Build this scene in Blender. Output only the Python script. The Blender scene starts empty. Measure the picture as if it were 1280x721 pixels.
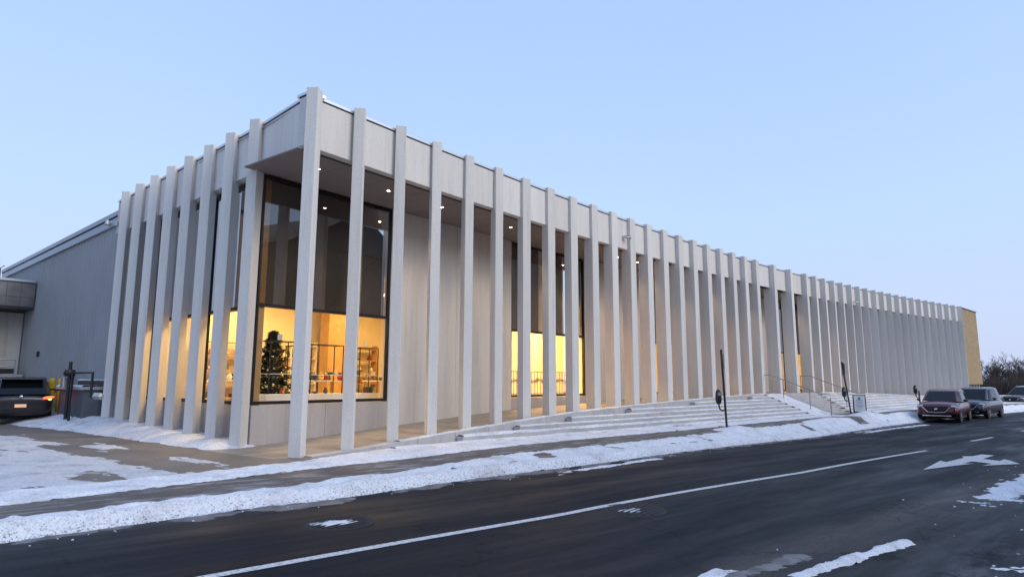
import bpy, bmesh, math, random
import numpy as np
from mathutils import Vector, Matrix, noise as mnoise

random.seed(7)
scene = bpy.context.scene
R = math.radians
CAMZ = 1.6                                  # eye height; heights below are written relative to the eye, then lifted

# ------------------------------------------------------------------ camera
cam_d = bpy.data.cameras.new('camera'); cam = bpy.data.objects.new('camera', cam_d)
scene.collection.objects.link(cam)
cam_d.sensor_width = 36.0; cam_d.lens = 790.7 / 1280 * 36.0
cam_d.clip_start = 0.05; cam_d.clip_end = 2000
cam.location = (0, 0, CAMZ)
cam.rotation_euler = (R(90 + 8.296), R(-0.168), 0)
scene.camera = cam
scene.render.resolution_x = 1024; scene.render.resolution_y = 576

# ------------------------------------------------------------------ world / sun / exposure
SUN_N = 62.0                                # azimuth of the glow, degrees from straight behind the camera towards the right
SUN_EL = 5.0
world = bpy.data.worlds.new('World'); scene.world = world; world.use_nodes = True
wn = world.node_tree.nodes; wl = world.node_tree.links
bg = wn['Background']
sky = wn.new('ShaderNodeTexSky'); sky.sky_type = 'NISHITA'; sky.sun_disc = False
sky.sun_elevation = R(SUN_EL); sky.air_density = 1.0; sky.dust_density = 0.6; sky.ozone_density = 2.2
sdir = Vector((math.sin(R(SUN_N)), -math.cos(R(SUN_N)), 0))
sky.sun_rotation = math.atan2(sdir.x, sdir.y)
mixsky = wn.new('ShaderNodeMix'); mixsky.data_type = 'RGBA'
mixsky.inputs[0].default_value = 0.80
mixsky.inputs[7].default_value = (4.85, 6.75, 10.0, 1)
wtc = wn.new('ShaderNodeTexCoord'); wsep = wn.new('ShaderNodeSeparateXYZ'); wl.new(wtc.outputs['Generated'], wsep.inputs[0])
wr = wn.new('ShaderNodeValToRGB'); we = wr.color_ramp.elements
we[0].position = 0.0; we[0].color = (.54, .615, .85, 1); we[1].position = .85; we[1].color = (.345, .51, .90, 1)
for pos_, c_ in ((.12, (.55, .655, .92)), (.28, (.50, .68, .975)), (.5, (.43, .605, .955))): e_ = we.new(pos_); e_.color = (*c_, 1)
wnz = wn.new('ShaderNodeTexNoise'); wnz.inputs['Scale'].default_value = 1.1; wnz.inputs['Detail'].default_value = 3; wl.new(wtc.outputs['Generated'], wnz.inputs[0])
wad = wn.new('ShaderNodeMath'); wad.operation = 'MULTIPLY_ADD'; wad.inputs[1].default_value = .22; wad.inputs[2].default_value = -.11; wl.new(wnz.outputs[0], wad.inputs[0])
wa2 = wn.new('ShaderNodeMath'); wa2.operation = 'ADD'; wl.new(wad.outputs[0], wa2.inputs[0]); wl.new(wsep.outputs[2], wa2.inputs[1]); wl.new(wa2.outputs[0], wr.inputs[0])
wsc = wn.new('ShaderNodeMix'); wsc.data_type = 'RGBA'; wsc.blend_type = 'MULTIPLY'; wsc.inputs[0].default_value = 1; wsc.inputs[7].default_value = (10.2, 10.2, 10.2, 1)
wl.new(wr.outputs[0], wsc.inputs[6]); wl.new(wsc.outputs[2], mixsky.inputs[7])
wl.new(sky.outputs[0], mixsky.inputs[6]); wl.new(mixsky.outputs[2], bg.inputs[0])
bg.inputs[1].default_value = 0.066
sun_d = bpy.data.lights.new('sun', 'SUN'); sun_d.energy = 1.15; sun_d.angle = R(40); sun_d.color = (1.0, 0.94, 0.87)
sun = bpy.data.objects.new('sun', sun_d); scene.collection.objects.link(sun)
sun.rotation_euler = (-(sdir * math.cos(R(33)) + Vector((0, 0, math.sin(R(33)))))).to_track_quat('-Z', 'Y').to_euler()
sun.location = (20, -20, 30)
scene.view_settings.view_transform = 'Standard'; scene.view_settings.look = 'None'
scene.view_settings.gamma = 1.0; scene.view_settings.exposure = 0.95
try: scene.view_settings.use_curve_mapping = False
except Exception: pass

# ------------------------------------------------------------------ plan of the place: s runs along the curved front, t towards the street
X0, Y0 = -4.2664, 12.3597
_ss = np.linspace(-60, 140, 20001)
_th = np.radians(53.3574 - .4104 * np.clip(_ss, 0, 66) + .0013 * np.clip(_ss, 0, 66) ** 2)
_ax = np.cumsum(np.cos(_th) * .01); _ay = np.cumsum(np.sin(_th) * .01)
_ax += X0 - _ax[6000]; _ay += Y0 - _ay[6000]
def W(s, t):
    x = np.interp(s, _ss, _ax); y = np.interp(s, _ss, _ay); h = np.interp(s, _ss, _th)
    return x + np.sin(h) * t, y - np.cos(h) * t
def HD(s): return float(np.interp(s, _ss, _th))
def P(s, t, z): 
    x, y = W(s, t); return Vector((float(x), float(y), z + CAMZ))
S = [0.0]
for k in range(43): S.append(S[-1] + (1.9823 if k in (20, 21, 22) else 1.2367))
LD = Vector((math.cos(R(138.475)), math.sin(R(138.475)), 0)); LN = Vector((-.6629, -.7487, 0)); C0 = Vector((X0, Y0, 0))
def PL(k, off, z):                                # point beside the left front: k metres from the corner, off metres outwards
    v = C0 + LD * k + LN * off; return Vector((v.x, v.y, z + CAMZ))
I = np.interp
def z_floor(s): return I(s, [-1, 0, 1.24, 2.47, 4.95, 7.42, 9.89, 12.4, 14.8, 17.3, 19.8, 22.3, 24.7, 31, 34.4, 36.9, 40.6, 44.3, 60],
                         [-1.45, -1.45, -1.42, -1.34, -1.20, -1.06, -.94, -.86, -.79, -.73, -.67, -.61, -.58, -.58, -.65, -.70, -.79, -.92, -1.25])
def z_walk(s): return I(s, [-15, -5, 0, 10, 22, 45, 100], [-1.38, -1.42, -1.455, -1.475, -1.51, -1.53, -1.55])
def z_road(s): return I(s, [-60, -15, -5, 0, 8, 18, 31, 60, 140], [-1.5, -1.5, -1.52, -1.57, -1.71, -1.88, -1.96, -1.97, -1.97])
def t_curb(s): return I(s, [-60, -12, -5.2, -3, -1.7, 1.3, 4.5, 8, 17, 31, 45, 140], [1.0, 2.4, 3.07, 3.32, 3.6, 3.8, 4.12, 4.25, 4.75, 4.55, 4.5, 4.5])
def t_low(s): return I(s, [-60, -12, -5, -3.7, 0, 3.3, 6, 9, 14, 21, 30, 140], [.5, 1.9, 2.56, 2.85, 3.05, 2.95, 3.35, 3.6, 3.9, 4.0, 4.0, 3.95])
def t_up(s): return I(s, [-60, -12, -5, 0, 1, 4.5, 8, 11.5, 17, 24, 31, 140], [-.4, 1.0, 1.7, 1.75, 1.9, 1.95, 2.3, 2.7, 2.95, 3.15, 3.2, 3.2])
def t_lane(s): return I(s, [-60, -20, -4.6, -2.9, -.8, 1.64, 5.85, 14, 19.65, 22.2, 60, 140], [-6, 2.6, 5.78, 6.14, 6.63, 7.02, 7.76, 8.70, 8.98, 9.19, 10.2, 10.2])
def z_ground(s, t):                               # walk, sloping verge, drive
    s = np.asarray(s, float); t = np.asarray(t, float)
    zw = z_walk(s); tc = t_curb(s); tl = t_low(s)
    f = np.clip((t - tl) / np.maximum(tc - .16 - tl, .05), 0, 1)
    z = zw * (1 - f) + (z_road(s) + .125) * f
    return z + .002 * np.clip(1.0 - t, 0, 14) * np.clip(-(s - .6) / .6, 0, 1)

# value noise
_rs = np.random.RandomState(3); _tab = _rs.rand(256, 256)
def vnoise(x, y):
    xi = np.floor(x).astype(int); yi = np.floor(y).astype(int); fx = x - xi; fy = y - yi
    fx = fx * fx * (3 - 2 * fx); fy = fy * fy * (3 - 2 * fy)
    a = _tab[xi & 255, yi & 255]; b = _tab[(xi + 1) & 255, yi & 255]; c = _tab[xi & 255, (yi + 1) & 255]; d = _tab[(xi + 1) & 255, (yi + 1) & 255]
    return (a * (1 - fx) + b * fx) * (1 - fy) + (c * (1 - fx) + d * fx) * fy
def fbm(x, y, o=4):
    v = 0; a = .5
    for i in range(o): v = v + a * vnoise(x * 2 ** i + 17.3 * i, y * 2 ** i + 9.1 * i); a *= .5
    return v                                     # about 0..1, mean .47

# ------------------------------------------------------------------ materials
MATS = {}
def nodes_of(name):
    m = bpy.data.materials.new(name); m.use_nodes = True; MATS[name] = m
    return m, m.node_tree.nodes, m.node_tree.links, m.node_tree.nodes['Principled BSDF']
def ramp(nd, stops):
    r = nd.new('ShaderNodeValToRGB'); e = r.color_ramp.elements
    e[0].position, e[0].color = stops[0][0], (*stops[0][1], 1)
    e[1].position, e[1].color = stops[-1][0], (*stops[-1][1], 1)
    for p, c in stops[1:-1]:
        n = e.new(p); n.color = (*c, 1)
    return r
def tex(nd, lk, kind='Object', scale=(1, 1, 1)):
    tc = nd.new('ShaderNodeTexCoord'); mp = nd.new('ShaderNodeMapping'); mp.inputs[3].default_value = scale
    lk.new(tc.outputs[kind], mp.inputs[0]); return mp.outputs[0]
def noise_n(nd, lk, vec, scale, detail=4, rough=.55):
    n = nd.new('ShaderNodeTexNoise'); n.inputs['Scale'].default_value = scale; n.inputs['Detail'].default_value = detail
    n.inputs['Roughness'].default_value = rough; lk.new(vec, n.inputs['Vector']); return n.outputs[0]
def plain(name, col, rough=.6, metal=0, var=.0, scale=3.0, bump=0, bscale=60, spec=.5, emit=None, estr=0, coat=0):
    m, nd, lk, b = nodes_of(name)
    b.inputs['Base Color'].default_value = (*col, 1); b.inputs['Roughness'].default_value = rough
    b.inputs['Metallic'].default_value = metal; b.inputs['Specular IOR Level'].default_value = spec
    b.inputs['Coat Weight'].default_value = coat
    if emit: b.inputs['Emission Color'].default_value = (*emit, 1); b.inputs['Emission Strength'].default_value = estr
    if var or bump:
        v = tex(nd, lk)
        if var:
            n = noise_n(nd, lk, v, scale)
            r = ramp(nd, [(.3, tuple(c * (1 - var) for c in col)), (.7, tuple(min(1, c * (1 + var)) for c in col))])
            lk.new(n, r.inputs[0]); lk.new(r.outputs[0], b.inputs['Base Color'])
        if bump:
            n2 = noise_n(nd, lk, v, bscale, 3); bp = nd.new('ShaderNodeBump'); bp.inputs[0].default_value = bump; bp.inputs[1].default_value = .02
            lk.new(n2, bp.inputs[2]); lk.new(bp.outputs[0], b.inputs['Normal'])
    return m
def concrete(name, col, speck=.15, stain=.10, rough=.75, streak=True):
    m, nd, lk, b = nodes_of(name); b.inputs['Roughness'].default_value = rough; b.inputs['Specular IOR Level'].default_value = .3
    v = tex(nd, lk); vs = tex(nd, lk, 'Object', (1, 1, .12) if streak else (1, 1, 1))
    n1 = noise_n(nd, lk, v, 48, 3, .8); n2 = noise_n(nd, lk, vs, 2.2, 5, .6)
    r1 = ramp(nd, [(.32, tuple(c * (1 - speck) for c in col)), (.68, tuple(c * (1 + speck * .6) for c in col))])
    r2 = ramp(nd, [(.3, (1 - stain,) * 3), (.65, (1, 1, 1))])
    mx = nd.new('ShaderNodeMix'); mx.data_type = 'RGBA'; mx.blend_type = 'MULTIPLY'; mx.inputs[0].default_value = 1
    lk.new(n1, r1.inputs[0]); lk.new(n2, r2.inputs[0]); lk.new(r1.outputs[0], mx.inputs[6]); lk.new(r2.outputs[0], mx.inputs[7])
    oi = nd.new('ShaderNodeObjectInfo'); rv_ = ramp(nd, [(0, (.93, .925, .92)), (1, (1.03, 1.03, 1.035))]); lk.new(oi.outputs['Random'], rv_.inputs[0])
    mz = nd.new('ShaderNodeMix'); mz.data_type = 'RGBA'; mz.blend_type = 'MULTIPLY'; mz.inputs[0].default_value = 1; lk.new(mx.outputs[2], mz.inputs[6]); lk.new(rv_.outputs[0], mz.inputs[7])
    vd = tex(nd, lk, 'Object', (7, 7, .35)); n4 = noise_n(nd, lk, vd, 1.0, 5, .7); r4 = ramp(nd, [(.30, (.86, .85, .84)), (.48, (1, 1, 1))]); lk.new(n4, r4.inputs[0])
    my = nd.new('ShaderNodeMix'); my.data_type = 'RGBA'; my.blend_type = 'MULTIPLY'; my.inputs[0].default_value = .8; lk.new(mz.outputs[2], my.inputs[6]); lk.new(r4.outputs[0], my.inputs[7])
    lk.new(my.outputs[2], b.inputs['Base Color'])
    bp = nd.new('ShaderNodeBump'); bp.inputs[0].default_value = .25; bp.inputs[1].default_value = .01
    lk.new(n1, bp.inputs[2]); lk.new(bp.outputs[0], b.inputs['Normal'])
    return m
M = MATS
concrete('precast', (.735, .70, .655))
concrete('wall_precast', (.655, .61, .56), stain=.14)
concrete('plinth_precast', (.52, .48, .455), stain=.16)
concrete('step_stone', (.54, .52, .51), stain=.2, streak=False)
concrete('floor_stone', (.36, .31, .265), stain=.35, streak=False)
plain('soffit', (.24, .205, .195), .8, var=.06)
plain('coping_metal', (.66, .68, .72), .35, .6)
plain('joint_dark', (.03, .03, .035), .9)
plain('frame_black', (.018, .016, .016), .4, .3)
plain('blind', (.15, .128, .108), .9, var=.12, scale=1.2)
plain('cream_wall', (.80, .70, .50), .8, var=.03)
plain('wood_panel', (.50, .30, .13), .6, var=.12, scale=5)
plain('wood_floor', (.50, .36, .20), .45, var=.1, scale=4)
plain('white_paint', (.80, .79, .76), .6, var=.03)
plain('steel', (.40, .40, .42), .35, .8)
plain('dark_steel', (.045, .047, .052), .45, .7)
plain('iron', (.014, .014, .016), .75)
plain('rail_steel', (.32, .31, .31), .35, .8)
plain('grey_siding', (.335, .35, .365), .55, .0, var=.06, scale=.8)
plain('low_wall_panel', (.085, .10, .115), .6, var=.25, scale=1.5)
plain('grey_siding_trim', (.40, .44, .50), .4, .3)
plain('canopy_panel', (.15, .15, .16), .55, .3, var=.25, scale=1.5)
plain('dark_recess', (.06, .055, .05), .8)
plain('beige_door', (.52, .48, .42), .6, var=.05)
plain('bollard_yellow', (.80, .48, .03), .5, var=.1, scale=8)
plain('rubber', (.012, .012, .013), .75)
plain('rim', (.28, .28, .29), .35, .8)
plain('chrome', (.62, .62, .63), .18, 1)
plain('car_glass', (.006, .007, .008), .10, 0, spec=.22)
plain('lens_clear', (.45, .46, .48), .1, .3)
plain('plate_white', (.75, .73, .70), .5)
plain('tail_red', (.35, .01, .01), .2)
plain('tail_lit', (.8, .1, .02), .3, emit=(1.0, .055, .015), estr=3.2)
plain('tail_hot', (.9, .5, .1), .3, emit=(1.0, .16, .035), estr=4)
plain('plate_lit', (.8, .5, .35), .5, emit=(1.0, .50, .30), estr=.22)
plain('paint_red', (.095, .002, .006), .25, .2, coat=.5)
plain('paint_grey', (.05, .056, .066), .25, .3, coat=.5)
plain('paint_black', (.022, .021, .024), .32, .3, coat=.4, var=.5, scale=2.5)
plain('paint_dark', (.05, .052, .058), .3, .4, coat=.5)
plain('tan_brick', (.52, .40, .22), .8)
plain('twig', (.055, .040, .034), .9)
plain('bark', (.075, .060, .05), .9, var=.2, scale=10)
plain('brush', (.040, .030, .026), .95, var=.4, scale=1.2)
plain('house_brick', (.075, .05, .042), .85, var=.2, scale=2)
plain('house_roof', (.03, .03, .032), .8)
plain('lamp_warm', (1, .8, .5), .5, emit=(1.0, .80, .55), estr=30)
plain('ceiling_lamp', (1, .8, .5), .5, emit=(1.0, .72, .38), estr=6)
plain('barrier', (.33, .31, .29), .8, var=.15, scale=1)
plain('blue_print', (.08, .16, .30), .6)
plain('pine', (.012, .040, .018), .7, var=.4, scale=6)
plain('gold', (.75, .45, .12), .25, .8)
plain('red_item', (.30, .03, .03), .5)
plain('brown_item', (.13, .065, .03), .6)
plain('dark_item', (.03, .03, .035), .5)
plain('cream_item', (.75, .68, .55), .6)
plain('green_item', (.05, .12, .07), .6)
plain('galv', (.5, .51, .52), .4, .7)
def brick_tan():
    m = M['tan_brick']; nd, lk = m.node_tree.nodes, m.node_tree.links; b = nd['Principled BSDF']
    tc = nd.new('ShaderNodeTexCoord'); br = nd.new('ShaderNodeTexBrick')
    br.inputs['Color1'].default_value = (.37, .265, .13, 1); br.inputs['Color2'].default_value = (.30, .205, .095, 1); br.inputs['Mortar'].default_value = (.27, .215, .14, 1)
    br.inputs['Scale'].default_value = 1.0; br.inputs['Brick Width'].default_value = .42; br.inputs['Row Height'].default_value = .16; br.inputs['Mortar Size'].default_value = .012
    lk.new(tc.outputs['UV'], br.inputs[0]); lk.new(br.outputs[0], b.inputs['Base Color'])
brick_tan()
def glass_mat(name, tint, base, gain):
    m = bpy.data.materials.new(name); m.use_nodes = True; MATS[name] = m; nd, lk = m.node_tree.nodes, m.node_tree.links; nd.clear()
    out = nd.new('ShaderNodeOutputMaterial'); tr = nd.new('ShaderNodeBsdfTransparent'); gl = nd.new('ShaderNodeBsdfGlossy'); mx = nd.new('ShaderNodeMixShader')
    fr = nd.new('ShaderNodeFresnel'); fr.inputs[0].default_value = 1.5; ma = nd.new('ShaderNodeMath'); ma.operation = 'MULTIPLY_ADD'
    ma.inputs[1].default_value = gain; ma.inputs[2].default_value = base; ma.use_clamp = True
    tr.inputs[0].default_value = (*tint, 1); gl.inputs['Roughness'].default_value = .0
    gl.inputs['Color'].default_value = (.95, .97, 1, 1)
    lk.new(fr.outputs[0], ma.inputs[0]); lk.new(ma.outputs[0], mx.inputs[0]); lk.new(tr.outputs[0], mx.inputs[1]); lk.new(gl.outputs[0], mx.inputs[2]); lk.new(mx.outputs[0], out.inputs[0])
glass_mat('glass', (.95, .95, .92), .01, .5)
glass_mat('glass_upper', (.82, .78, .72), .12, .8)
def snow_mat(name, dirt, lum=1.0, edge=False):
    m, nd, lk, b = nodes_of(name); b.inputs['Roughness'].default_value = .75; b.inputs['Specular IOR Level'].default_value = .2
    v = tex(nd, lk); n1 = noise_n(nd, lk, v, 1.6, 6, .65); n2 = noise_n(nd, lk, v, 17, 6, .8); n3 = noise_n(nd, lk, v, 6, 5, .7); n5 = noise_n(nd, lk, v, 38, 3, .8)
    r = ramp(nd, [(.30, tuple(lum * (c - dirt) for c in (.62, .615, .615))), (.48, tuple(lum * c for c in (.73, .745, .775))), (.8, tuple(lum * c for c in (.83, .84, .86)))]); lk.new(n1, r.inputs[0])
    r2 = ramp(nd, [(.34, (.62, .63, .66)), (.47, (.90, .905, .92)), (.60, (1, 1, 1))]); lk.new(n2, r2.inputs[0])
    mx = nd.new('ShaderNodeMix'); mx.data_type = 'RGBA'; mx.blend_type = 'MULTIPLY'; mx.inputs[0].default_value = .9
    lk.new(r.outputs[0], mx.inputs[6]); lk.new(r2.outputs[0], mx.inputs[7]); last = mx.outputs[2]
    r3 = ramp(nd, [(.34, (.12, .11, .10)), (.39, (1, 1, 1))])
    if edge:                                            # grit thrown up by traffic: more specks towards the gutter side of the bank
        uvn = nd.new('ShaderNodeTexCoord'); sp = nd.new('ShaderNodeSeparateXYZ'); lk.new(uvn.outputs['UV'], sp.inputs[0])
        dn = ramp(nd, [(.50, (0,) * 3), (.85, (.035,) * 3), (1.0, (.10,) * 3)]); lk.new(sp.outputs[1], dn.inputs[0])
        sb = nd.new('ShaderNodeMath'); sb.operation = 'SUBTRACT'; lk.new(n5, sb.inputs[0]); lk.new(dn.outputs[0], sb.inputs[1]); lk.new(sb.outputs[0], r3.inputs[0])
    else: lk.new(n5, r3.inputs[0])
    m3 = nd.new('ShaderNodeMix'); m3.data_type = 'RGBA'; m3.blend_type = 'MULTIPLY'; m3.inputs[0].default_value = .8
    lk.new(last, m3.inputs[6]); lk.new(r3.outputs[0], m3.inputs[7]); lk.new(m3.outputs[2], b.inputs['Base Color'])
    ad = nd.new('ShaderNodeMath'); ad.operation = 'ADD'; lk.new(n2, ad.inputs[0]); lk.new(n3, ad.inputs[1])
    bp = nd.new('ShaderNodeBump'); bp.inputs[0].default_value = 1.0; bp.inputs[1].default_value = .10; lk.new(ad.outputs[0], bp.inputs[2]); lk.new(bp.outputs[0], b.inputs['Normal'])
snow_mat('snow_bank', .06, 1.0, True); snow_mat('snow_thin', .12, .80)
snow_mat('snow', .10); snow_mat('snow_dirty', .34); plain('slush', (.12, .115, .115), .5, var=.6, scale=6, bump=.5, bscale=40)
def paving(name, c1, c2, wet, spk=True):
    m, nd, lk, b = nodes_of(name); v = tex(nd, lk); n1 = noise_n(nd, lk, v, .9, 6, .62); n2 = noise_n(nd, lk, v, 55, 3, .7)
    r = ramp(nd, [(.3, c1), (.68, c2)]); lk.new(n1, r.inputs[0])
    r2 = ramp(nd, [(.3, (.7,) * 3), (.7, (1.25,) * 3)]); lk.new(n2, r2.inputs[0])
    mx = nd.new('ShaderNodeMix'); mx.data_type = 'RGBA'; mx.blend_type = 'MULTIPLY'; mx.inputs[0].default_value = 1
    lk.new(r.outputs[0], mx.inputs[6]); lk.new(r2.outputs[0], mx.inputs[7]); lk.new(mx.outputs[2], b.inputs['Base Color'])
    rr = ramp(nd, [(.3, (wet,) * 3), (.65, (.85,) * 3)]); lk.new(n1, rr.inputs[0]); lk.new(rr.outputs[0], b.inputs['Roughness'])
    bp = nd.new('ShaderNodeBump'); bp.inputs[0].default_value = .35; bp.inputs[1].default_value = .01; lk.new(n2, bp.inputs[2]); lk.new(bp.outputs[0], b.inputs['Normal'])
paving('walk', (.060, .052, .047), (.125, .108, .095), .55)
def frost_walk():
    m = M['walk']; nd, lk = m.node_tree.nodes, m.node_tree.links; b = nd['Principled BSDF']; src = b.inputs['Base Color'].links[0].from_socket
    uv = nd.new('ShaderNodeTexCoord'); mp = nd.new('ShaderNodeMapping'); mp.inputs[3].default_value = (.9, 4.0, 1); lk.new(uv.outputs['UV'], mp.inputs[0]); n = noise_n(nd, lk, mp.outputs[0], 1.2, 8, .78)
    r = ramp(nd, [(.50, (0,) * 3), (.63, (.75,) * 3)]); lk.new(n, r.inputs[0]); mx = nd.new('ShaderNodeMix'); mx.data_type = 'RGBA'; mx.inputs[7].default_value = (.45, .455, .48, 1)
    lk.new(r.outputs[0], mx.inputs[0]); lk.new(src, mx.inputs[6]); lk.new(mx.outputs[2], b.inputs['Base Color'])
frost_walk()
paving('drive', (.13, .115, .10), (.215, .19, .165), .55)
paving('field', (.30, .30, .31), (.6, .6, .62), .8)
def asphalt():
    m, nd, lk, b = nodes_of('asphalt')
    uv = nd.new('ShaderNodeTexCoord'); sep = nd.new('ShaderNodeSeparateXYZ'); lk.new(uv.outputs['UV'], sep.inputs[0])
    v = tex(nd, lk); grain = noise_n(nd, lk, v, 55, 5, .85); blot = noise_n(nd, lk, v, .55, 6, .65)
    mp = nd.new('ShaderNodeMapping'); mp.inputs[3].default_value = (.16, 1.2, 1); lk.new(uv.outputs['UV'], mp.inputs[0]); track = noise_n(nd, lk, mp.outputs[0], 1.0, 5, .6)
    mp2 = nd.new('ShaderNodeMapping'); mp2.inputs[3].default_value = (.5, 3.2, 1); lk.new(uv.outputs['UV'], mp2.inputs[0]); streak = noise_n(nd, lk, mp2.outputs[0], 1.3, 6, .7)
    base = ramp(nd, [(.25, (.0050, .0060, .0092)), (.75, (.0098, .0116, .0170))]); lk.new(track, base.inputs[0])
    gr = ramp(nd, [(.36, (.45,) * 3), (.64, (1.75,) * 3)]); lk.new(grain, gr.inputs[0])
    mx = nd.new('ShaderNodeMix'); mx.data_type = 'RGBA'; mx.blend_type = 'MULTIPLY'; mx.inputs[0].default_value = 1
    lk.new(base.outputs[0], mx.inputs[6]); lk.new(gr.outputs[0], mx.inputs[7])
    # salt and grit lying in a band beside the turning lane, v = metres from the lane line
    wob = nd.new('ShaderNodeMath'); wob.operation = 'MULTIPLY_ADD'; wob.inputs[1].default_value = .7; lk.new(blot, wob.inputs[0]); lk.new(sep.outputs[1], wob.inputs[2])
    band = ramp(nd, [(0, (0,) * 3), (.26, (0,) * 3), (.30, (.85,) * 3), (.345, (.35,) * 3), (.40, (.08,) * 3), (1, (.12,) * 3)])
    sc = nd.new('ShaderNodeMath'); sc.operation = 'MULTIPLY'; sc.inputs[1].default_value = .1; lk.new(wob.outputs[0], sc.inputs[0]); lk.new(sc.outputs[0], band.inputs[0])
    gm = ramp(nd, [(.36, (.1,) * 3), (.56, (1,) * 3)]); lk.new(grain, gm.inputs[0])
    sm = ramp(nd, [(.25, (.35,) * 3), (.60, (1,) * 3)]); lk.new(streak, sm.inputs[0])
    a1 = nd.new('ShaderNodeMath'); a1.operation = 'MULTIPLY'; lk.new(band.outputs[0], a1.inputs[0]); lk.new(gm.outputs[0], a1.inputs[1])
    a2 = nd.new('ShaderNodeMath'); a2.operation = 'MULTIPLY'; lk.new(a1.outputs[0], a2.inputs[0]); lk.new(sm.outputs[0], a2.inputs[1])
    salt = nd.new('ShaderNodeMix'); salt.data_type = 'RGBA'; salt.inputs[7].default_value = (.115, .098, .09, 1)
    lk.new(a2.outputs[0], salt.inputs[0]); lk.new(mx.outputs[2], salt.inputs[6])
    # faint dried salt film
    film = ramp(nd, [(.52, (0,) * 3), (.80, (.35,) * 3)]); lk.new(streak, film.inputs[0])
    fl = nd.new('ShaderNodeMix'); fl.data_type = 'RGBA'; fl.inputs[7].default_value = (.04, .044, .055, 1); lk.new(film.outputs[0], fl.inputs[0]); lk.new(salt.outputs[2], fl.inputs[6])
    fz = ramp(nd, [(0, (0,) * 3), (.37, (0,) * 3), (.47, (1,) * 3), (1, (1,) * 3)]); lk.new(sc.outputs[0], fz.inputs[0])
    mp3 = nd.new('ShaderNodeMapping'); mp3.inputs[3].default_value = (.55, 1.5, 1); lk.new(uv.outputs['UV'], mp3.inputs[0]); fn = noise_n(nd, lk, mp3.outputs[0], 1.15, 7, .72)
    fr_ = ramp(nd, [(.50, (0,) * 3), (.70, (.8,) * 3)]); lk.new(fn, fr_.inputs[0])
    gm2 = ramp(nd, [(.34, (.15,) * 3), (.62, (1,) * 3)]); lk.new(grain, gm2.inputs[0])
    f1 = nd.new('ShaderNodeMath'); f1.operation = 'MULTIPLY'; lk.new(fz.outputs[0], f1.inputs[0]); lk.new(fr_.outputs[0], f1.inputs[1])
    f2 = nd.new('ShaderNodeMath'); f2.operation = 'MULTIPLY'; lk.new(f1.outputs[0], f2.inputs[0]); lk.new(gm2.outputs[0], f2.inputs[1])
    fm = nd.new('ShaderNodeMix'); fm.data_type = 'RGBA'; fm.inputs[7].default_value = (.36, .37, .40, 1); lk.new(f2.outputs[0], fm.inputs[0]); lk.new(fl.outputs[2], fm.inputs[6])
    vo = nd.new('ShaderNodeTexVoronoi'); vo.feature = 'DISTANCE_TO_EDGE'; vo.inputs['Scale'].default_value = .42
    wv_ = nd.new('ShaderNodeVectorMath'); wv_.operation = 'ADD'; nz_ = nd.new('ShaderNodeTexNoise'); nz_.inputs['Scale'].default_value = 2.2; nz_.inputs['Detail'].default_value = 5; lk.new(v, nz_.inputs[0]); lk.new(nz_.outputs[1], wv_.inputs[0]); lk.new(v, wv_.inputs[1]); lk.new(wv_.outputs[0], vo.inputs[0])
    cr = ramp(nd, [(.0, (.35,) * 3), (.007, (.35,) * 3), (.012, (1,) * 3)]); lk.new(vo.outputs[0], cr.inputs[0])
    ck = nd.new('ShaderNodeMix'); ck.data_type = 'RGBA'; ck.blend_type = 'MULTIPLY'; ck.inputs[0].default_value = 1; lk.new(fm.outputs[2], ck.inputs[6]); lk.new(cr.outputs[0], ck.inputs[7])
    lk.new(ck.outputs[2], b.inputs['Base Color'])
    rr = ramp(nd, [(.3, (.40,) * 3), (.7, (.80,) * 3)]); lk.new(track, rr.inputs[0]); lk.new(rr.outputs[0], b.inputs['Roughness'])
    b.inputs['Specular IOR Level'].default_value = .13
    bp = nd.new('ShaderNodeBump'); bp.inputs[0].default_value = .5; bp.inputs[1].default_value = .012; lk.new(grain, bp.inputs[2]); lk.new(bp.outputs[0], b.inputs['Normal'])
asphalt()
def worn_paint():
    m, nd, lk, b = nodes_of('road_paint'); v = tex(nd, lk); n = noise_n(nd, lk, v, 28, 5, .75)
    r = ramp(nd, [(.36, (.20, .20, .21)), (.50, (.62, .62, .62)), (1, (.70, .70, .69))]); lk.new(n, r.inputs[0]); lk.new(r.outputs[0], b.inputs['Base Color']); b.inputs['Roughness'].default_value = .7
worn_paint()

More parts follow.
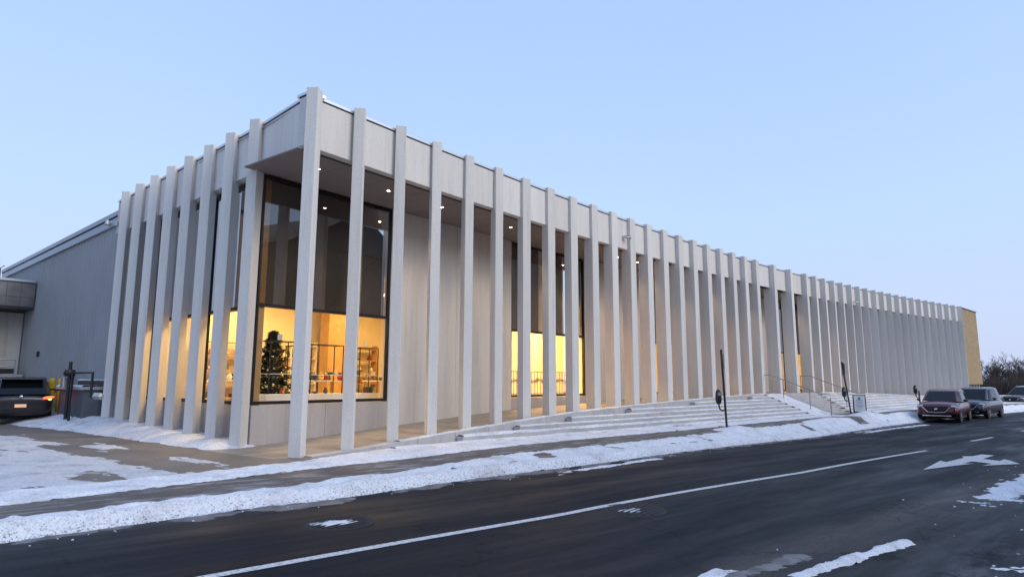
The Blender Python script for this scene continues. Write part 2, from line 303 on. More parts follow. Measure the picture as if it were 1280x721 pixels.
# ------------------------------------------------------------------ mesh helpers
COL = scene.collection
def link(name, me, mat, parent=None, smooth=False):
    o = bpy.data.objects.new(name, me); COL.objects.link(o)
    for mm in (mat if isinstance(mat, (list, tuple)) else [mat]): me.materials.append(M[mm])
    if parent is not None: o.parent = parent
    if smooth:
        for f in me.polygons: f.use_smooth = True
    return o
def tag(o, label=None, cat=None, group=None, kind=None):
    if label: o['label'] = label
    if cat: o['category'] = cat
    if group: o['group'] = group
    if kind: o['kind'] = kind
    return o
def empty(name, loc=(0, 0, 0), rz=0, parent=None):
    o = bpy.data.objects.new(name, None); COL.objects.link(o); o.location = loc; o.rotation_euler = (0, 0, rz); o.empty_display_size = .2
    if parent: o.parent = parent
    return o
class MB:
    def __init__(s): s.bm = bmesh.new()
    def hexa(s, b, tp):                            # bottom 4 points, top 4 points
        v = [s.bm.verts.new(p) for p in list(b) + list(tp)]
        n = len(b)
        s.bm.faces.new(v[:n][::-1]); s.bm.faces.new(v[n:])
        for i in range(n): s.bm.faces.new((v[i], v[(i + 1) % n], v[n + (i + 1) % n], v[n + i]))
        return s
    def box(s, c, d, rz=0, rot=None):
        mtx = Matrix.Translation(c) @ (rot if rot is not None else Matrix.Rotation(rz, 4, 'Z')); x, y, z = d[0] / 2, d[1] / 2, d[2] / 2
        return s.hexa([mtx @ Vector(p) for p in ((-x, -y, -z), (x, -y, -z), (x, y, -z), (-x, y, -z))], [mtx @ Vector(p) for p in ((-x, -y, z), (x, -y, z), (x, y, z), (-x, y, z))])
    def quad(s, *p): s.bm.faces.new([s.bm.verts.new(q) for q in p]); return s
    def tube(s, pts, r, n=8, r2=None):
        pts = [Vector(p) for p in pts]; rings = []
        for i, p in enumerate(pts):
            d = ((pts[i] - pts[i - 1]).normalized() if i else Vector((0, 0, 0))) + ((pts[i + 1] - pts[i]).normalized() if i < len(pts) - 1 else Vector((0, 0, 0)))
            d.normalize(); a = Vector((0, 0, 1)) if abs(d.z) < .9 else Vector((1, 0, 0)); u = d.cross(a).normalized(); w = d.cross(u)
            rr = r if r2 is None else r + (r2 - r) * i / (len(pts) - 1)
            rings.append([s.bm.verts.new(p + (u * math.cos(2 * math.pi * k / n) + w * math.sin(2 * math.pi * k / n)) * rr) for k in range(n)])
        for a, b in zip(rings, rings[1:]):
            for k in range(n): s.bm.faces.new((a[k], a[(k + 1) % n], b[(k + 1) % n], b[k]))
        if n > 3: s.bm.faces.new(rings[0][::-1]); s.bm.faces.new(rings[-1])
        return s
    def lathe(s, prof, n=16, c=(0, 0, 0)):
        c = Vector(c); rings = [[s.bm.verts.new(c + Vector((r * math.cos(2 * math.pi * k / n), r * math.sin(2 * math.pi * k / n), z))) for k in range(n)] for r, z in prof]
        for a, b in zip(rings, rings[1:]):
            for k in range(n): s.bm.faces.new((a[k], a[(k + 1) % n], b[(k + 1) % n], b[k]))
        s.bm.faces.new(rings[0][::-1]); s.bm.faces.new(rings[-1]); return s
    def ball(s, c, r, sc=(1, 1, 1), seg=10, rings=6):
        bmesh.ops.create_uvsphere(s.bm, u_segments=seg, v_segments=rings, radius=r, matrix=Matrix.Translation(c) @ Matrix.Diagonal((*sc, 1))); return s
    def mesh(s, bevel=0, seg=1):
        if bevel: bmesh.ops.bevel(s.bm, geom=list(s.bm.edges), offset=bevel, segments=seg, affect='EDGES', clamp_overlap=True)
        bmesh.ops.recalc_face_normals(s.bm, faces=s.bm.faces)
        me = bpy.data.meshes.new('mesh'); s.bm.to_mesh(me); s.bm.free(); return me
    def build(s, name, mat, parent=None, bevel=0, smooth=False, seg=1): return link(name, s.mesh(bevel, seg), mat, parent, smooth)
def grid_mesh(name, pts, nu, nv, mat, uv=None, smooth=True, keep=None, parent=None):   # pts (nu*nv,3)
    idx = np.arange(nu * nv).reshape(nu, nv); f = np.stack([idx[:-1, :-1], idx[1:, :-1], idx[1:, 1:], idx[:-1, 1:]], -1).reshape(-1, 4)
    if keep is not None: f = f[keep.reshape(nu, nv)[:-1, :-1].reshape(-1) | keep.reshape(nu, nv)[1:, 1:].reshape(-1)]
    used = np.unique(f); remap = np.full(nu * nv, -1); remap[used] = np.arange(len(used)); f = remap[f]; pp = pts[used]
    me = bpy.data.meshes.new(name); me.vertices.add(len(pp)); me.vertices.foreach_set('co', pp.astype(np.float32).ravel())
    me.loops.add(len(f) * 4); me.loops.foreach_set('vertex_index', f.ravel().astype(np.int32)); me.polygons.add(len(f))
    me.polygons.foreach_set('loop_start', np.arange(0, len(f) * 4, 4, dtype=np.int32)); me.polygons.foreach_set('loop_total', np.full(len(f), 4, np.int32))
    if smooth: me.polygons.foreach_set('use_smooth', np.ones(len(f), bool))
    if uv is not None:
        ul = me.uv_layers.new(name='UVMap'); ul.data.foreach_set('uv', uv[used][f.ravel()].astype(np.float32).ravel())
    me.update(calc_edges=True); me.validate()
    o = link(name, me, mat, parent)
    if len(me.polygons) and me.polygons[0].normal.z < 0: me.flip_normals()
    return o
def strip(name, s_arr, rows, mat, uvlane=False, kind='structure'):     # rows: list of (t(s), z(s)) functions or arrays
    s_arr = np.asarray(s_arr, float); pts = []; uv = []
    for tf, zf in rows:
        t = tf(s_arr) if callable(tf) else np.full_like(s_arr, tf); z = zf(s_arr) if callable(zf) else np.full_like(s_arr, zf)
        x, y = W(s_arr, t); pts.append(np.stack([x, y, z + CAMZ], -1)); uv.append(np.stack([s_arr, t - t_lane(s_arr)], -1))
    pts = np.stack(pts, 1).reshape(-1, 3); uv = np.stack(uv, 1).reshape(-1, 2)
    o = grid_mesh(name, pts, len(s_arr), len(rows), mat, uv, smooth=False); tag(o, kind=kind); return o

# ------------------------------------------------------------------ ground, road, walk, drive
g = MB(); g.quad((-900, -900, -.46), (900, -900, -.46), (900, 900, -.46), (-900, 900, -.46)); tag(g.build('ground', 'field'), kind='structure')
sr = np.concatenate([np.arange(-44, -8, 2), np.arange(-8, 45, .5), np.arange(45, 125, 2)])
strip('road', sr, [(lambda s: t_curb(s) - .02, z_road)] + [((lambda s, k=k: t_curb(s) + k), z_road) for k in (.5, 2, 4, 7, 11, 16, 24, 34)], 'asphalt')
ssw = np.arange(-30, 90, .5)
strip('sidewalk', ssw, [(lambda s: np.minimum(t_up(s), 1.0), z_walk), (t_up, z_walk), (t_low, z_walk), (lambda s: t_curb(s) - .16, lambda s: z_road(s) + .125), (lambda s: t_curb(s) - .01, lambda s: z_road(s) + .12), (t_curb, lambda s: z_road(s) - .05)], 'walk')
# drive beside the left front
ds_ = np.arange(-24, .61, .4); dt_ = np.arange(-26, 1.21, .5)
SG, TG = np.meshgrid(ds_, dt_, indexing='ij'); xx, yy = W(SG, TG); zz = z_ground(SG, TG) + CAMZ - .004
tag(grid_mesh('driveway', np.stack([xx, yy, zz], -1).reshape(-1, 3), len(ds_), len(dt_), 'drive'), kind='structure')
# painted lines
def paint_strip(name, s0, s1, w, parent=None):
    ar = np.linspace(s0, s1, max(2, int((s1 - s0) / .4)))
    return strip(name, ar, [(lambda s: t_lane(s) - w / 2, lambda s: z_road(s) + .005), (lambda s: t_lane(s) + w / 2, lambda s: z_road(s) + .005)], 'road_paint')
paint_strip('lane_line', -12, 14.0, .115)
for a in (19.6, 27.5, 35.5, 43.5): paint_strip('lane_dash', a, a + 2.7, .12)
ar = [(8.29, 9.41), (10.84, 9.41), (10.59, 9.55), (12.26, 9.71), (12.67, 9.62), (12.96, 9.8), (13.81, 9.91), (13.73, 10.17), (12.32, 10.07), (11.96, 10.41), (12.64, 10.44), (12.29, 10.58), (11.53, 10.79), (10.32, 10.22), (11.06, 10.33), (11.28, 9.95), (10.55, 9.87), (10.77, 10.05), (10.11, 9.87)]
b = MB(); b.bm.faces.new([b.bm.verts.new(P(s, t, z_road(s) + .012)) for s, t in ar]); bmesh.ops.triangulate(b.bm, faces=b.bm.faces)
tag(b.build('turn_arrow', 'road_paint'), kind='structure')
# manhole cover and a frozen patch in a sunk cover
def cover(name, s, t, r, label, icy):
    e = empty(name, P(s, t, float(z_road(s)))); m = MB(); m.lathe([(r + .035, -.02), (r + .035, .004), (r, .004), (r, .002), (r - .01, .002)], 28); m.build('rim', 'iron', e)
    m = MB(); m.lathe([(r - .012, -.01), (r - .012, .004)], 28)
    for i in range(-4, 5):
        hw = math.sqrt(max(.01, (r - .05) ** 2 - (i * .07) ** 2)); m.box((0, i * .07, .006), (2 * hw, .03, .008))
    m.build('lid', 'iron', e); tag(e, label, 'manhole'); e.rotation_euler[2] = HD(s)
    return e
cover('manhole_cover', .05, 7.17, .36, 'round iron manhole cover beside the long white lane line, frost on it', True)
cover('manhole_cover', -2.7, 4.98, .34, 'iron manhole cover half filled with snow near the kerb bank', True)

# ------------------------------------------------------------------ snow
def snow_sheet(name, s0, s1, ds, ta, tb, nt, prof, zf=None, mat='snow', fine=0, seed=0, edge=.25, rough=.03, cut=None, fw=.12, feet=0):
    sa = np.arange(s0, s1 + ds * .5, ds); f = np.linspace(0, 1, nt)
    A = ta(sa) if callable(ta) else np.full_like(sa, ta); B = tb(sa) if callable(tb) else np.full_like(sa, tb)
    T = A[:, None] + (B - A)[:, None] * f[None]; SS = np.repeat(sa[:, None], nt, 1); x, y = W(SS, T)
    wid = (B - A)[:, None]
    de = np.minimum(f[None] * wid, (1 - f[None]) * wid)                        # metres from the edge
    e = de + (fbm(x * 2.6 + seed, y * 2.6, 4) - .5) * edge * 2 + (fbm(x * 11 + seed, y * 11, 3) - .45) * min(edge, .1) * 1.3
    h = prof * np.clip(e / fw, -.6, 1) * (.55 + .9 * fbm(x * 1.1 + 5 + seed, y * 1.1, 3)) + (fbm(x * 5 + seed, y * 5, 5) - .47) * rough * 1.8 * np.clip(e / .1, 0, 1)
    if mat == 'snow_bank':
        h = h - .10 * np.exp(-((f[None] - .45 - .10 * np.sin(SS * .7)) / .055) ** 2) * np.clip(fbm(SS * .55 + 4, SS * .1, 3) - .50, 0, .2) * 6 - np.clip(fbm(x * 1.3 + 40, y * 1.3, 4) - .60, 0, 1) * .5 * (f[None] < .6)
    h0 = h.copy()
    if feet:
        fr = np.random.RandomState(int(seed) + 70)
        for _ in range(feet):
            fi = fr.randint(0, len(sa)); fx, fy = x[fi, :].mean() + fr.normal(0, .3), y[fi, :].mean() + fr.normal(0, .3); lo, hi = max(0, fi - 30), fi + 30; an = fr.uniform(0, 3.14)
            dx, dy = x[lo:hi] - fx, y[lo:hi] - fy; u_ = dx * math.cos(an) + dy * math.sin(an); v_ = -dx * math.sin(an) + dy * math.cos(an)
            h[lo:hi] -= fr.uniform(.02, .055) * np.exp(-(u_ / .15) ** 2 - (v_ / .07) ** 2)
        h = np.where(h0 > .012, np.maximum(h, .010), h0)
    base = zf(SS, T) if zf is not None else z_ground(SS, T)
    z = base + h + CAMZ
    o = grid_mesh(name, np.stack([x, y, z], -1).reshape(-1, 3), len(sa), nt, mat, uv=np.stack([SS, np.repeat(f[None], len(sa), 0)], -1).reshape(-1, 2), keep=(h > -.02).reshape(-1)); tag(o, kind='stuff'); return o
snow_sheet('snow_bank', -12, 14, .045, t_low, lambda s: t_curb(s) + .20, 30, .032, zf=lambda s, t: np.where(t > t_curb(s) - .03, z_road(s) + .125 * np.clip(1 - (t - t_curb(s)) / .17, 0, 1) ** 1.3, z_ground(s, t)), seed=1, edge=.10, rough=.045, feet=160, mat='snow_bank')
snow_sheet('snow_bank', 14, 60, .09, t_low, lambda s: t_curb(s) + .25, 14, .03, zf=lambda s, t: np.where(t > t_curb(s) - .03, z_road(s) + .125 * np.clip(1 - (t - t_curb(s)) / .17, 0, 1) ** 1.3, z_ground(s, t)), seed=1, edge=.09, rough=.05, mat='snow_bank')
ta_in = lambda s: np.where(s > 2.2, np.maximum(.34 + .31 * (z_floor(s) + 1.455) / .125 - .04, .36), I(s, [-30, -12, -3, -.5, 1, 2.2], [-.6, .3, .75, .85, .45, .38]))
snow_sheet('snow_strip', -14, 24.6, .05, ta_in, t_up, 20, .04, seed=11, edge=.10, rough=.03, feet=140)
snow_sheet('snow_strip', 30.2, 57, .1, ta_in, t_up, 10, .045, seed=12, edge=.06, rough=.03)
# mounds shovelled up beside the entrance and the far verge
def mound(s, t, rs, rt, h, seed, zf=None):
    n = 40; u = np.linspace(-1.2, 1.2, n); U, V = np.meshgrid(u, u, indexing='ij'); SS = s + U * rs; TT = t + V * rt; x, y = W(SS, TT)
    r = np.sqrt(U * U + V * V); hh = h * np.clip(1 - r, -.2, 1) ** 1.0 * (.55 + .95 * fbm(x * 2 + seed, y * 2)) + (fbm(x * 8 + seed, y * 8) - .47) * .07 * np.clip(1.05 - r, 0, 1)
    z = (zf(SS, TT) if zf else np.where(TT > t_curb(SS), z_road(SS), z_ground(SS, TT))) + hh + CAMZ
    tag(grid_mesh('snow_mound', np.stack([x, y, z], -1).reshape(-1, 3), n, n, 'snow', keep=(hh > -.03).reshape(-1)), kind='stuff')
mound(21.5, 4.1, 2.6, .6, .12, 3); mound(27.2, 3.75, 1.7, .65, .18, 5); mound(13.6, 3.7, 1.2, .6, .10, 8); mound(31.5, 4.3, 2.5, .5, .08, 9)
# drive: trodden patchy snow, drifts by the wall
sa = np.arange(-13, -.4, .04); ta_ = np.arange(-13, 1.0, .045); SG, TG = np.meshgrid(sa, ta_, indexing='ij'); x, y = W(SG, TG)
mask = fbm(SG * 1.5 + 3, TG * .42 + 8, 5) + .26 * (fbm(SG * 5 + 2, TG * 1.1, 3) - .45) + .20 * (fbm(SG * 14, TG * 7, 4) - .45) - .47
mask = mask + np.interp(SG, [-13, -6, -4.0, -2.3, -.9], [.20, .17, .10, .0, -.24]) + np.interp(TG, [-13, -8.5, -5.5, -3, .3, 1], [-.16, -.08, .03, .06, .06, .12])
h = np.clip(mask * .14, -.05, .014) + np.where(mask > 0, (fbm(x * 9, y * 9) - .47) * .012, 0)
tag(grid_mesh('drive_snow', np.stack([x, y, z_ground(SG, TG) + h + CAMZ], -1).reshape(-1, 3), len(sa), len(ta_), 'snow_thin', keep=(h > -.02).reshape(-1)), kind='stuff')
ka = np.arange(1.9, 17.5, .06); oa = np.arange(-.5, 3.0, .06); KG, OG = np.meshgrid(ka, oa, indexing='ij')
xx = X0 + LD.x * KG + LN.x * OG; yy = Y0 + LD.y * KG + LN.y * OG
zb = np.interp(KG, [0, 12, 18], [-1.445, -1.155, -1.12]); zd = -1.435
lim = np.interp(KG, [2, 4, 9, 12, 17.5], [.30, .42, .75, 1.3, 1.7])
ff = np.clip((OG - .12 + (fbm(xx * 1.7, yy * 1.7) - .5) * .45) / lim, 0, 1.4)
hh = (zb - zd) * (1 - np.clip(ff, 0, 1)) ** 1.2 + .05 * np.clip((1.0 - ff) * 3, -1, 1) + (fbm(xx * 6, yy * 6) - .47) * .05
hh = hh - np.clip((2.7 - KG) / .7, 0, 1) * .14
tag(grid_mesh('snow_drift', np.stack([xx, yy, zd + hh + CAMZ], -1).reshape(-1, 3), len(ka), len(oa), 'snow', keep=(hh > -.03).reshape(-1)), kind='stuff')
# leftover snow on the near side of the street
def road_snow(s0, t0, s1, t1, wid, seed, h, mat, thr=.0):
    n = int(abs(s1 - s0) / .03) + 2; mcount = max(8, int(wid * 2.4 / .03)); u = np.linspace(-.08, 1.08, n); v = np.linspace(-1.2, 1.2, mcount); U, V = np.meshgrid(u, v, indexing='ij')
    SS = s0 + (s1 - s0) * U; TT = t0 + (t1 - t0) * U + V * wid; x, y = W(SS, TT)
    e = np.minimum(np.minimum(U, 1 - U) * 5, 1 - np.abs(V)) + (fbm(SS * 3 + seed, TT * 5, 5) - .5) * 1.7 + (fbm(SS * 22, TT * 26 + seed, 3) - .45) * .9 - thr
    hh = np.clip(h * e, -.03, h * .8) + np.where(e > 0, (fbm(x * 14 + seed, y * 14) - .47) * h * .8, 0)
    tag(grid_mesh('road_snow', np.stack([x, y, z_road(SS) + hh + CAMZ], -1).reshape(-1, 3), n, mcount, mat, keep=(hh > -.012).reshape(-1)), kind='stuff')
road_snow(-1.75, 9.40, .3, 10.05, .085, 2, .05, 'snow', .15); road_snow(-2.1, 8.98, -.9, 9.35, .15, 6, .012, 'slush', .45)
road_snow(-2.35, 8.88, -1.75, 8.98, .10, 7, .02, 'snow_dirty', .15)
road_snow(4.0, 10.62, 9.6, 11.15, .30, 4, .03, 'snow', .25); road_snow(-.6, 10.9, 2.0, 11.3, .3, 14, .010, 'snow_dirty', .7)
road_snow(2.4, 4.55, 6.6, 4.75, .16, 31, .012, 'snow', .30); road_snow(-2.95, 4.93, -2.45, 5.02, .20, 33, .014, 'snow', .12); road_snow(-.2, 7.1, .3, 7.25, .22, 36, .010, 'snow', .42)
road_snow(20, 5.4, 30, 5.6, .3, 41, .012, 'snow_dirty', .5)
snow_sheet('slush', -11, 40, .06, lambda s: t_curb(s) + .05, lambda s: t_curb(s) + .55, 16, .012, zf=lambda s, t: z_road(s) - .004, mat='slush', seed=90, edge=.42, rough=.008, fw=.3)
# crumbs of ice thrown off the banks
m = MB(); rr = random.Random(5)
for i in range(170):
    s = rr.uniform(-6, 26); side = rr.random()
    t = float(t_curb(s)) + .2 + abs(rr.gauss(0, .25)) if side < .6 else float(t_lane(s)) + rr.uniform(2.2, 4.2)
    r = rr.uniform(.004, .014); m.ball(P(s, t, float(z_road(s)) + r * .4), r, (rr.uniform(.8, 1.6), 1, .7), 5, 3)
tag(m.build('ice_crumbs', 'snow', smooth=False), kind='stuff')

# ------------------------------------------------------------------ terrace and entrance steps
terr = empty('terrace', P(12, 0, -1.5)); tag(terr, kind='structure')
def child(o, par):                                  # keep world placement under a moved parent
    o.parent = par; o.matrix_parent_inverse = Matrix.Translation(par.location).inverted() if par.rotation_euler.z == 0 else (Matrix.Translation(par.location) @ par.rotation_euler.to_matrix().to_4x4()).inverted()
    return o
def curved_block(s0, s1, t0, t1, zb, ztop, n=None):
    n = n or max(1, int(math.ceil((s1 - s0) / .65))); m = MB(); rows = []
    zt = ztop if callable(ztop) else (lambda s: ztop); zbf = zb if callable(zb) else (lambda s: zb)
    for i in range(n + 1):
        s = s0 + (s1 - s0) * i / n; tt = float(t1(s)) if callable(t1) else t1; rows.append([m.bm.verts.new(P(s, t0, float(zbf(s)))), m.bm.verts.new(P(s, tt, float(zbf(s)))), m.bm.verts.new(P(s, tt, float(zt(s)))), m.bm.verts.new(P(s, t0, float(zt(s))))])
    for a, c in zip(rows, rows[1:]):
        for k in range(4): m.bm.faces.new((a[k], a[(k + 1) % 4], c[(k + 1) % 4], c[k]))
    m.bm.faces.new(rows[0][::-1]); m.bm.faces.new(rows[-1]); return m
o = curved_block(-.35, 57.5, -2.55, .06, -1.8, z_floor, 90).build('floor_slab', 'floor_stone'); child(o, terr)
for i in range(43):
    a, c = S[i] + .62 + .006, S[i + 1] + .62 - .006
    if i == 0: a = .3
    o = curved_block(a, c, .062, .34, -1.9, lambda s: z_floor(s) + .004, 2).build('edge_block', 'step_stone'); child(o, terr)
steps = empty('entrance_steps', P(27, 1.5, -1.5)); tag(steps, kind='structure')
grid_s = np.arange(0, 58, .05); zfl = z_floor(grid_s)
step_rng = []
for k in range(1, 8):
    Zk = -.58 - .125 * k; ok = grid_s[zfl > Zk + .095]; s0, s1 = float(ok[0]), float(min(ok[-1], 56.5)); tk = (lambda s, Z=Zk: .34 + .31 * (z_floor(s) - Z) / .125); step_rng.append((s0, s1, tk, Zk))
    n = max(1, round((s1 - s0) / 3.7)); 
    for j in range(n):
        a = s0 + (s1 - s0) * j / n + (.004 if j else 0); c = s0 + (s1 - s0) * (j + 1) / n - (.004 if j < n - 1 else 0)
        o = curved_block(a, c, .345 + .004 * k, tk, -1.95, Zk).build('step_block', 'step_stone'); child(o, steps)
# snow on the treads (the middle of the stair is shovelled)
for k, (s0, s1, tk, Zk) in enumerate(step_rng, 1):
    for (a, c) in ((s0 + .05, 24.7 + .22 * k), (30.6 - .25 * k, s1 - .05)):
        if c - a < .5: continue
        snow_sheet('step_snow', a, c, .07, lambda s, tk=tk: np.maximum(tk(s) - .31, .345), lambda s, tk=tk: tk(s) - .012, 9, .034 if k < 6 else .05, zf=lambda s, t, Z=Zk: np.full_like(s, Z), seed=20 + k, edge=.03, rough=.02, fw=.05)
snow_sheet('terrace_snow', 2.6, 24.4, .06, .07, .335, 8, .022, zf=lambda s, t: z_floor(s) + .004, seed=50, edge=.05, rough=.02, fw=.05)
snow_sheet('terrace_snow', 31, 57, .08, .07, .335, 8, .03, zf=lambda s, t: z_floor(s) + .004, seed=51, edge=.04, rough=.02, fw=.05)
mound(25.2, 1.6, .8, 1.6, .09, 15, zf=lambda s, t: z_floor(s) - .125 * np.clip((t - .34) / .31, 0, 7.3))

# ------------------------------------------------------------------ the gallery
gal = empty('art_gallery', (float(W(14, -4)[0]), float(W(14, -4)[1]), .1))
tag(gal, 'long curved pale concrete gallery with tall vertical fins and lit shop windows', 'building')
def gchild(o): return child(o, gal)
ZT = 6.0
def fin(px, py, n_deg, w, d, zb, extra=0):
    n = R(n_deg); nv = Vector((math.sin(n), -math.cos(n), 0)); rv = Vector((math.cos(n), math.sin(n), 0))
    c = Vector((px, py, 0)) - nv * d / 2 + rv * w / 2; m = MB()
    m.box((c.x, c.y, (zb + ZT) / 2 + CAMZ), (w, d, ZT - zb), n); return gchild(m.build('fin', 'precast', bevel=.008))
nlist = [-5.6, 6.5, 11.6, 22, 30.4, 36.6, 40, 43, 45, 46]
wl_ = [.25, .24, .25, .24, .245, .26, .30, .32, .34, .34]; dl_ = [.25, .25, .25, .25, .25, .25, .26, .28, .30, .36]
for i in range(44):
    x, y = W(S[i], 0); base_n = math.degrees(HD(S[i]))
    if i < 10: n, w, d = nlist[i], wl_[i], dl_[i]
    else:
        n = min(46.5, base_n) + max(0, min(1, (i - 22) / 9)) * 23; w = max(.25, .36 - max(0, i - 16) * .012); d = min(.60, .36 + (i - 9) * .025)
    fin(float(x), float(y), n, w, d, float(z_floor(S[i])) - .1)
for j in range(2, 10):
    p = C0 + LD * j * 1.2367; fin(p.x, p.y, -12.5 + (j - 2) * 1.15, .27, .27, -1.445 + .0262 * j * 1.2367 - .12)
# fascia, coping, soffit, per bay
def panel(p0, p1, inn, zb, zt, name, mat, thick=.22, gap=.012, bevel=.006):
    d = (p1 - p0); L = d.length; d.normalize(); a = p0 + d * gap; c = p1 - d * gap; m = MB(); iv = inn * thick
    b4 = [a, c, c + iv, a + iv]; m.hexa([Vector((v.x, v.y, zb + CAMZ)) for v in b4], [Vector((v.x, v.y, zt + CAMZ)) for v in b4]); return gchild(m.build(name, mat, bevel=bevel))
ZFB, ZFT = 4.80, 5.865
for i in range(43):
    a, c = S[i] + .12, S[i + 1] + .12; tt = -.10 if i < 8 else max(-.27, -.10 - (i - 8) * .013)
    if i == 0: a = .06
    p0, p1 = P(a, tt, 0), P(c, tt, 0); inn = Vector((-math.sin(HD((a + c) / 2)), math.cos(HD((a + c) / 2)), 0))
    panel(p0, p1, inn, ZFB, ZFT, 'fascia_panel', 'precast'); panel(p0 + inn * .02, p1 + inn * .02, inn, ZFT + .001, ZFT + .028, 'joint', 'joint_dark', .2, -.005, 0)
    panel(p0 - inn * .02, p1 - inn * .02, inn, ZFT + .029, ZFT + .095, 'coping', 'coping_metal', .34, 0, .004)
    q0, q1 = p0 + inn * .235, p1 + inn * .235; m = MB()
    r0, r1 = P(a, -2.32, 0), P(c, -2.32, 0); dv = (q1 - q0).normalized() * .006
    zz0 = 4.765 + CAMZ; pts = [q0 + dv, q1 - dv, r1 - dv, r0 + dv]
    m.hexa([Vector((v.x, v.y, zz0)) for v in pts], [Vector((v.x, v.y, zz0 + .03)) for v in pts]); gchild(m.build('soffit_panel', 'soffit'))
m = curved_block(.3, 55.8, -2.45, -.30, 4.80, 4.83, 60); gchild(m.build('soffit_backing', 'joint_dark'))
for j in range(-1, 9):
    k0 = (.0 if j < 1 else (j + 1) * 1.2367 - .12); k1 = (j + 2) * 1.2367 - .12
    if j in (-1,): k0, k1 = .02, 2 * 1.2367 - .12
    if j == 0: continue
    p0, p1 = C0 + LD * k0 - LN * (.14 if j < 1 else .26), C0 + LD * k1 - LN * .26; inn = Vector((-(p1 - p0).y, (p1 - p0).x, 0)).normalized(); inn = inn if inn.dot(LN) < 0 else -inn
    panel(p0, p1, inn, ZFB, ZFT, 'fascia_panel', 'precast'); panel(p0 + inn * .02, p1 + inn * .02, inn, ZFT + .001, ZFT + .028, 'joint', 'joint_dark', .2, -.005, 0)
    panel(p0 - inn * .02, p1 - inn * .02, inn, ZFT + .029, ZFT + .095, 'coping', 'coping_metal', .34, 0, .004)
    m = MB(); pts = [p0 + inn * .23, p1 + inn * .23, p1 + inn * .6, p0 + inn * .6]
    if j > 0: m.hexa([Vector((v.x, v.y, 4.765 + CAMZ)) for v in pts], [Vector((v.x, v.y, 4.8 + CAMZ)) for v in pts]); gchild(m.build('soffit_panel', 'soffit'))
    else: m.bm.free()
# roof
m = MB(); n = 30; prev = None; KE = 11.0
for i in range(n + 1):
    s = .2 + 55.6 * i / n; a = P(s, -.28, 5.80); e0 = PL(KE, -.3, 5.80); e1 = P(55.8, -13, 5.80); c = e0.lerp(e1, i / n); v = (m.bm.verts.new(a), m.bm.verts.new(c))
    if prev: m.bm.faces.new((prev[0], v[0], v[1], prev[1]))
    prev = v
gchild(m.build('roof', 'coping_metal'))
for s0, s1 in ((0, 0),):
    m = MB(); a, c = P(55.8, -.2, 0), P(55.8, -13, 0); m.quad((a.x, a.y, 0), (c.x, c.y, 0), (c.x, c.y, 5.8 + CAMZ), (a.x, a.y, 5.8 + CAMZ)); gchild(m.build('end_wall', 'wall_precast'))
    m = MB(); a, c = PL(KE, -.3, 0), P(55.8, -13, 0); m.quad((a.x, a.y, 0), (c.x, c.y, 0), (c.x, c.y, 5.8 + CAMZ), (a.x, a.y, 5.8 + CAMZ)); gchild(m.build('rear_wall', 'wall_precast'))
# long wall: solid panels and windows
TW = -2.30; ZS, ZTR, ZH = -.545, 1.70, 4.74
WINS = [(.58, 4.44, []), (9.60, 13.88, [11.9]), (18.75, 23.0, [20.2, 21.6]), (31.0, 35.2, [31.75, 32.5, 33.7])]
solid = [(4.44, 9.60), (13.88, 18.75), (23.0, 31.0), (35.2, 55.8)]
for a, c in solid:
    n = max(1, round((c - a) / 2.6))
    for j in range(n):
        u0 = a + (c - a) * j / n + (.005 if j else 0); u1 = a + (c - a) * (j + 1) / n - (.005 if j < n - 1 else 0)
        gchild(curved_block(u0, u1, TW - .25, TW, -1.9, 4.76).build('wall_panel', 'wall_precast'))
def window(s0, s1, mull, door=False):
    zs = -.56 if door else ZS
    m = MB(); w = .05; segs = 5
    def bar(a, c, z0, z1, t0=TW - .12, t1=TW - .02):
        b = curved_block(a, c, t0, t1, z0, z1, 3 if c - a > 1 else 1); me = b.mesh(); m.bm.from_mesh(me); bpy.data.meshes.remove(me)
    bar(s0, s1, zs, zs + .075); bar(s0, s1, ZTR - .035, ZTR + .035); bar(s0, s1, ZH - .07, ZH)
    bar(s0, s0 + w, zs + .075, ZTR - .035); bar(s1 - w, s1, zs + .075, ZTR - .035); bar(s0, s0 + w, ZTR + .035, ZH - .07); bar(s1 - w, s1, ZTR + .035, ZH - .07)
    for q in mull: bar(q - .02, q + .02, ZTR + .035, ZH - .07); (bar(q - .02, q + .02, zs + .075, ZTR - .035) if door else None)
    f = gchild(m.build('window', 'frame_black'))
    ed = [s0 + w] + list(mull) + [s1 - w]
    def sub(o): o.parent = f; return o
    for a, c in zip(ed, ed[1:]):
        g1 = MB(); n = 3
        for kk in range(n):
            u, v = a + (c - a) * kk / n, a + (c - a) * (kk + 1) / n; g1.quad(P(u, TW - .07, ZTR), P(v, TW - .07, ZTR), P(v, TW - .07, ZH - .03), P(u, TW - .07, ZH - .03))
        sub(g1.build('pane', 'glass_upper'))
    g1 = MB(); n = 4
    for kk in range(n):
        u, v = s0 + .02 + (s1 - s0 - .04) * kk / n, s0 + .02 + (s1 - s0 - .04) * (kk + 1) / n; g1.quad(P(u, TW - .07, zs + .03), P(v, TW - .07, zs + .03), P(v, TW - .07, ZTR), P(u, TW - .07, ZTR))
    sub(g1.build('pane', 'glass'))
    sub(curved_block(s0 + .02, s1 - .02, TW - .27, TW - .25, ZTR - .02, ZH).build('blind', 'blind'))
    if not door:
        n = max(1, round((s1 - s0) / 2.2))
        for j in range(n):
            u0 = s0 + (s1 - s0) * j / n + .004; u1 = s0 + (s1 - s0) * (j + 1) / n - .004
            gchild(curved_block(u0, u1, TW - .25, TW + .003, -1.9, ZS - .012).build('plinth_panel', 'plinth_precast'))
for i, (a, c, mu) in enumerate(WINS): window(a, c, mu, i == 3)
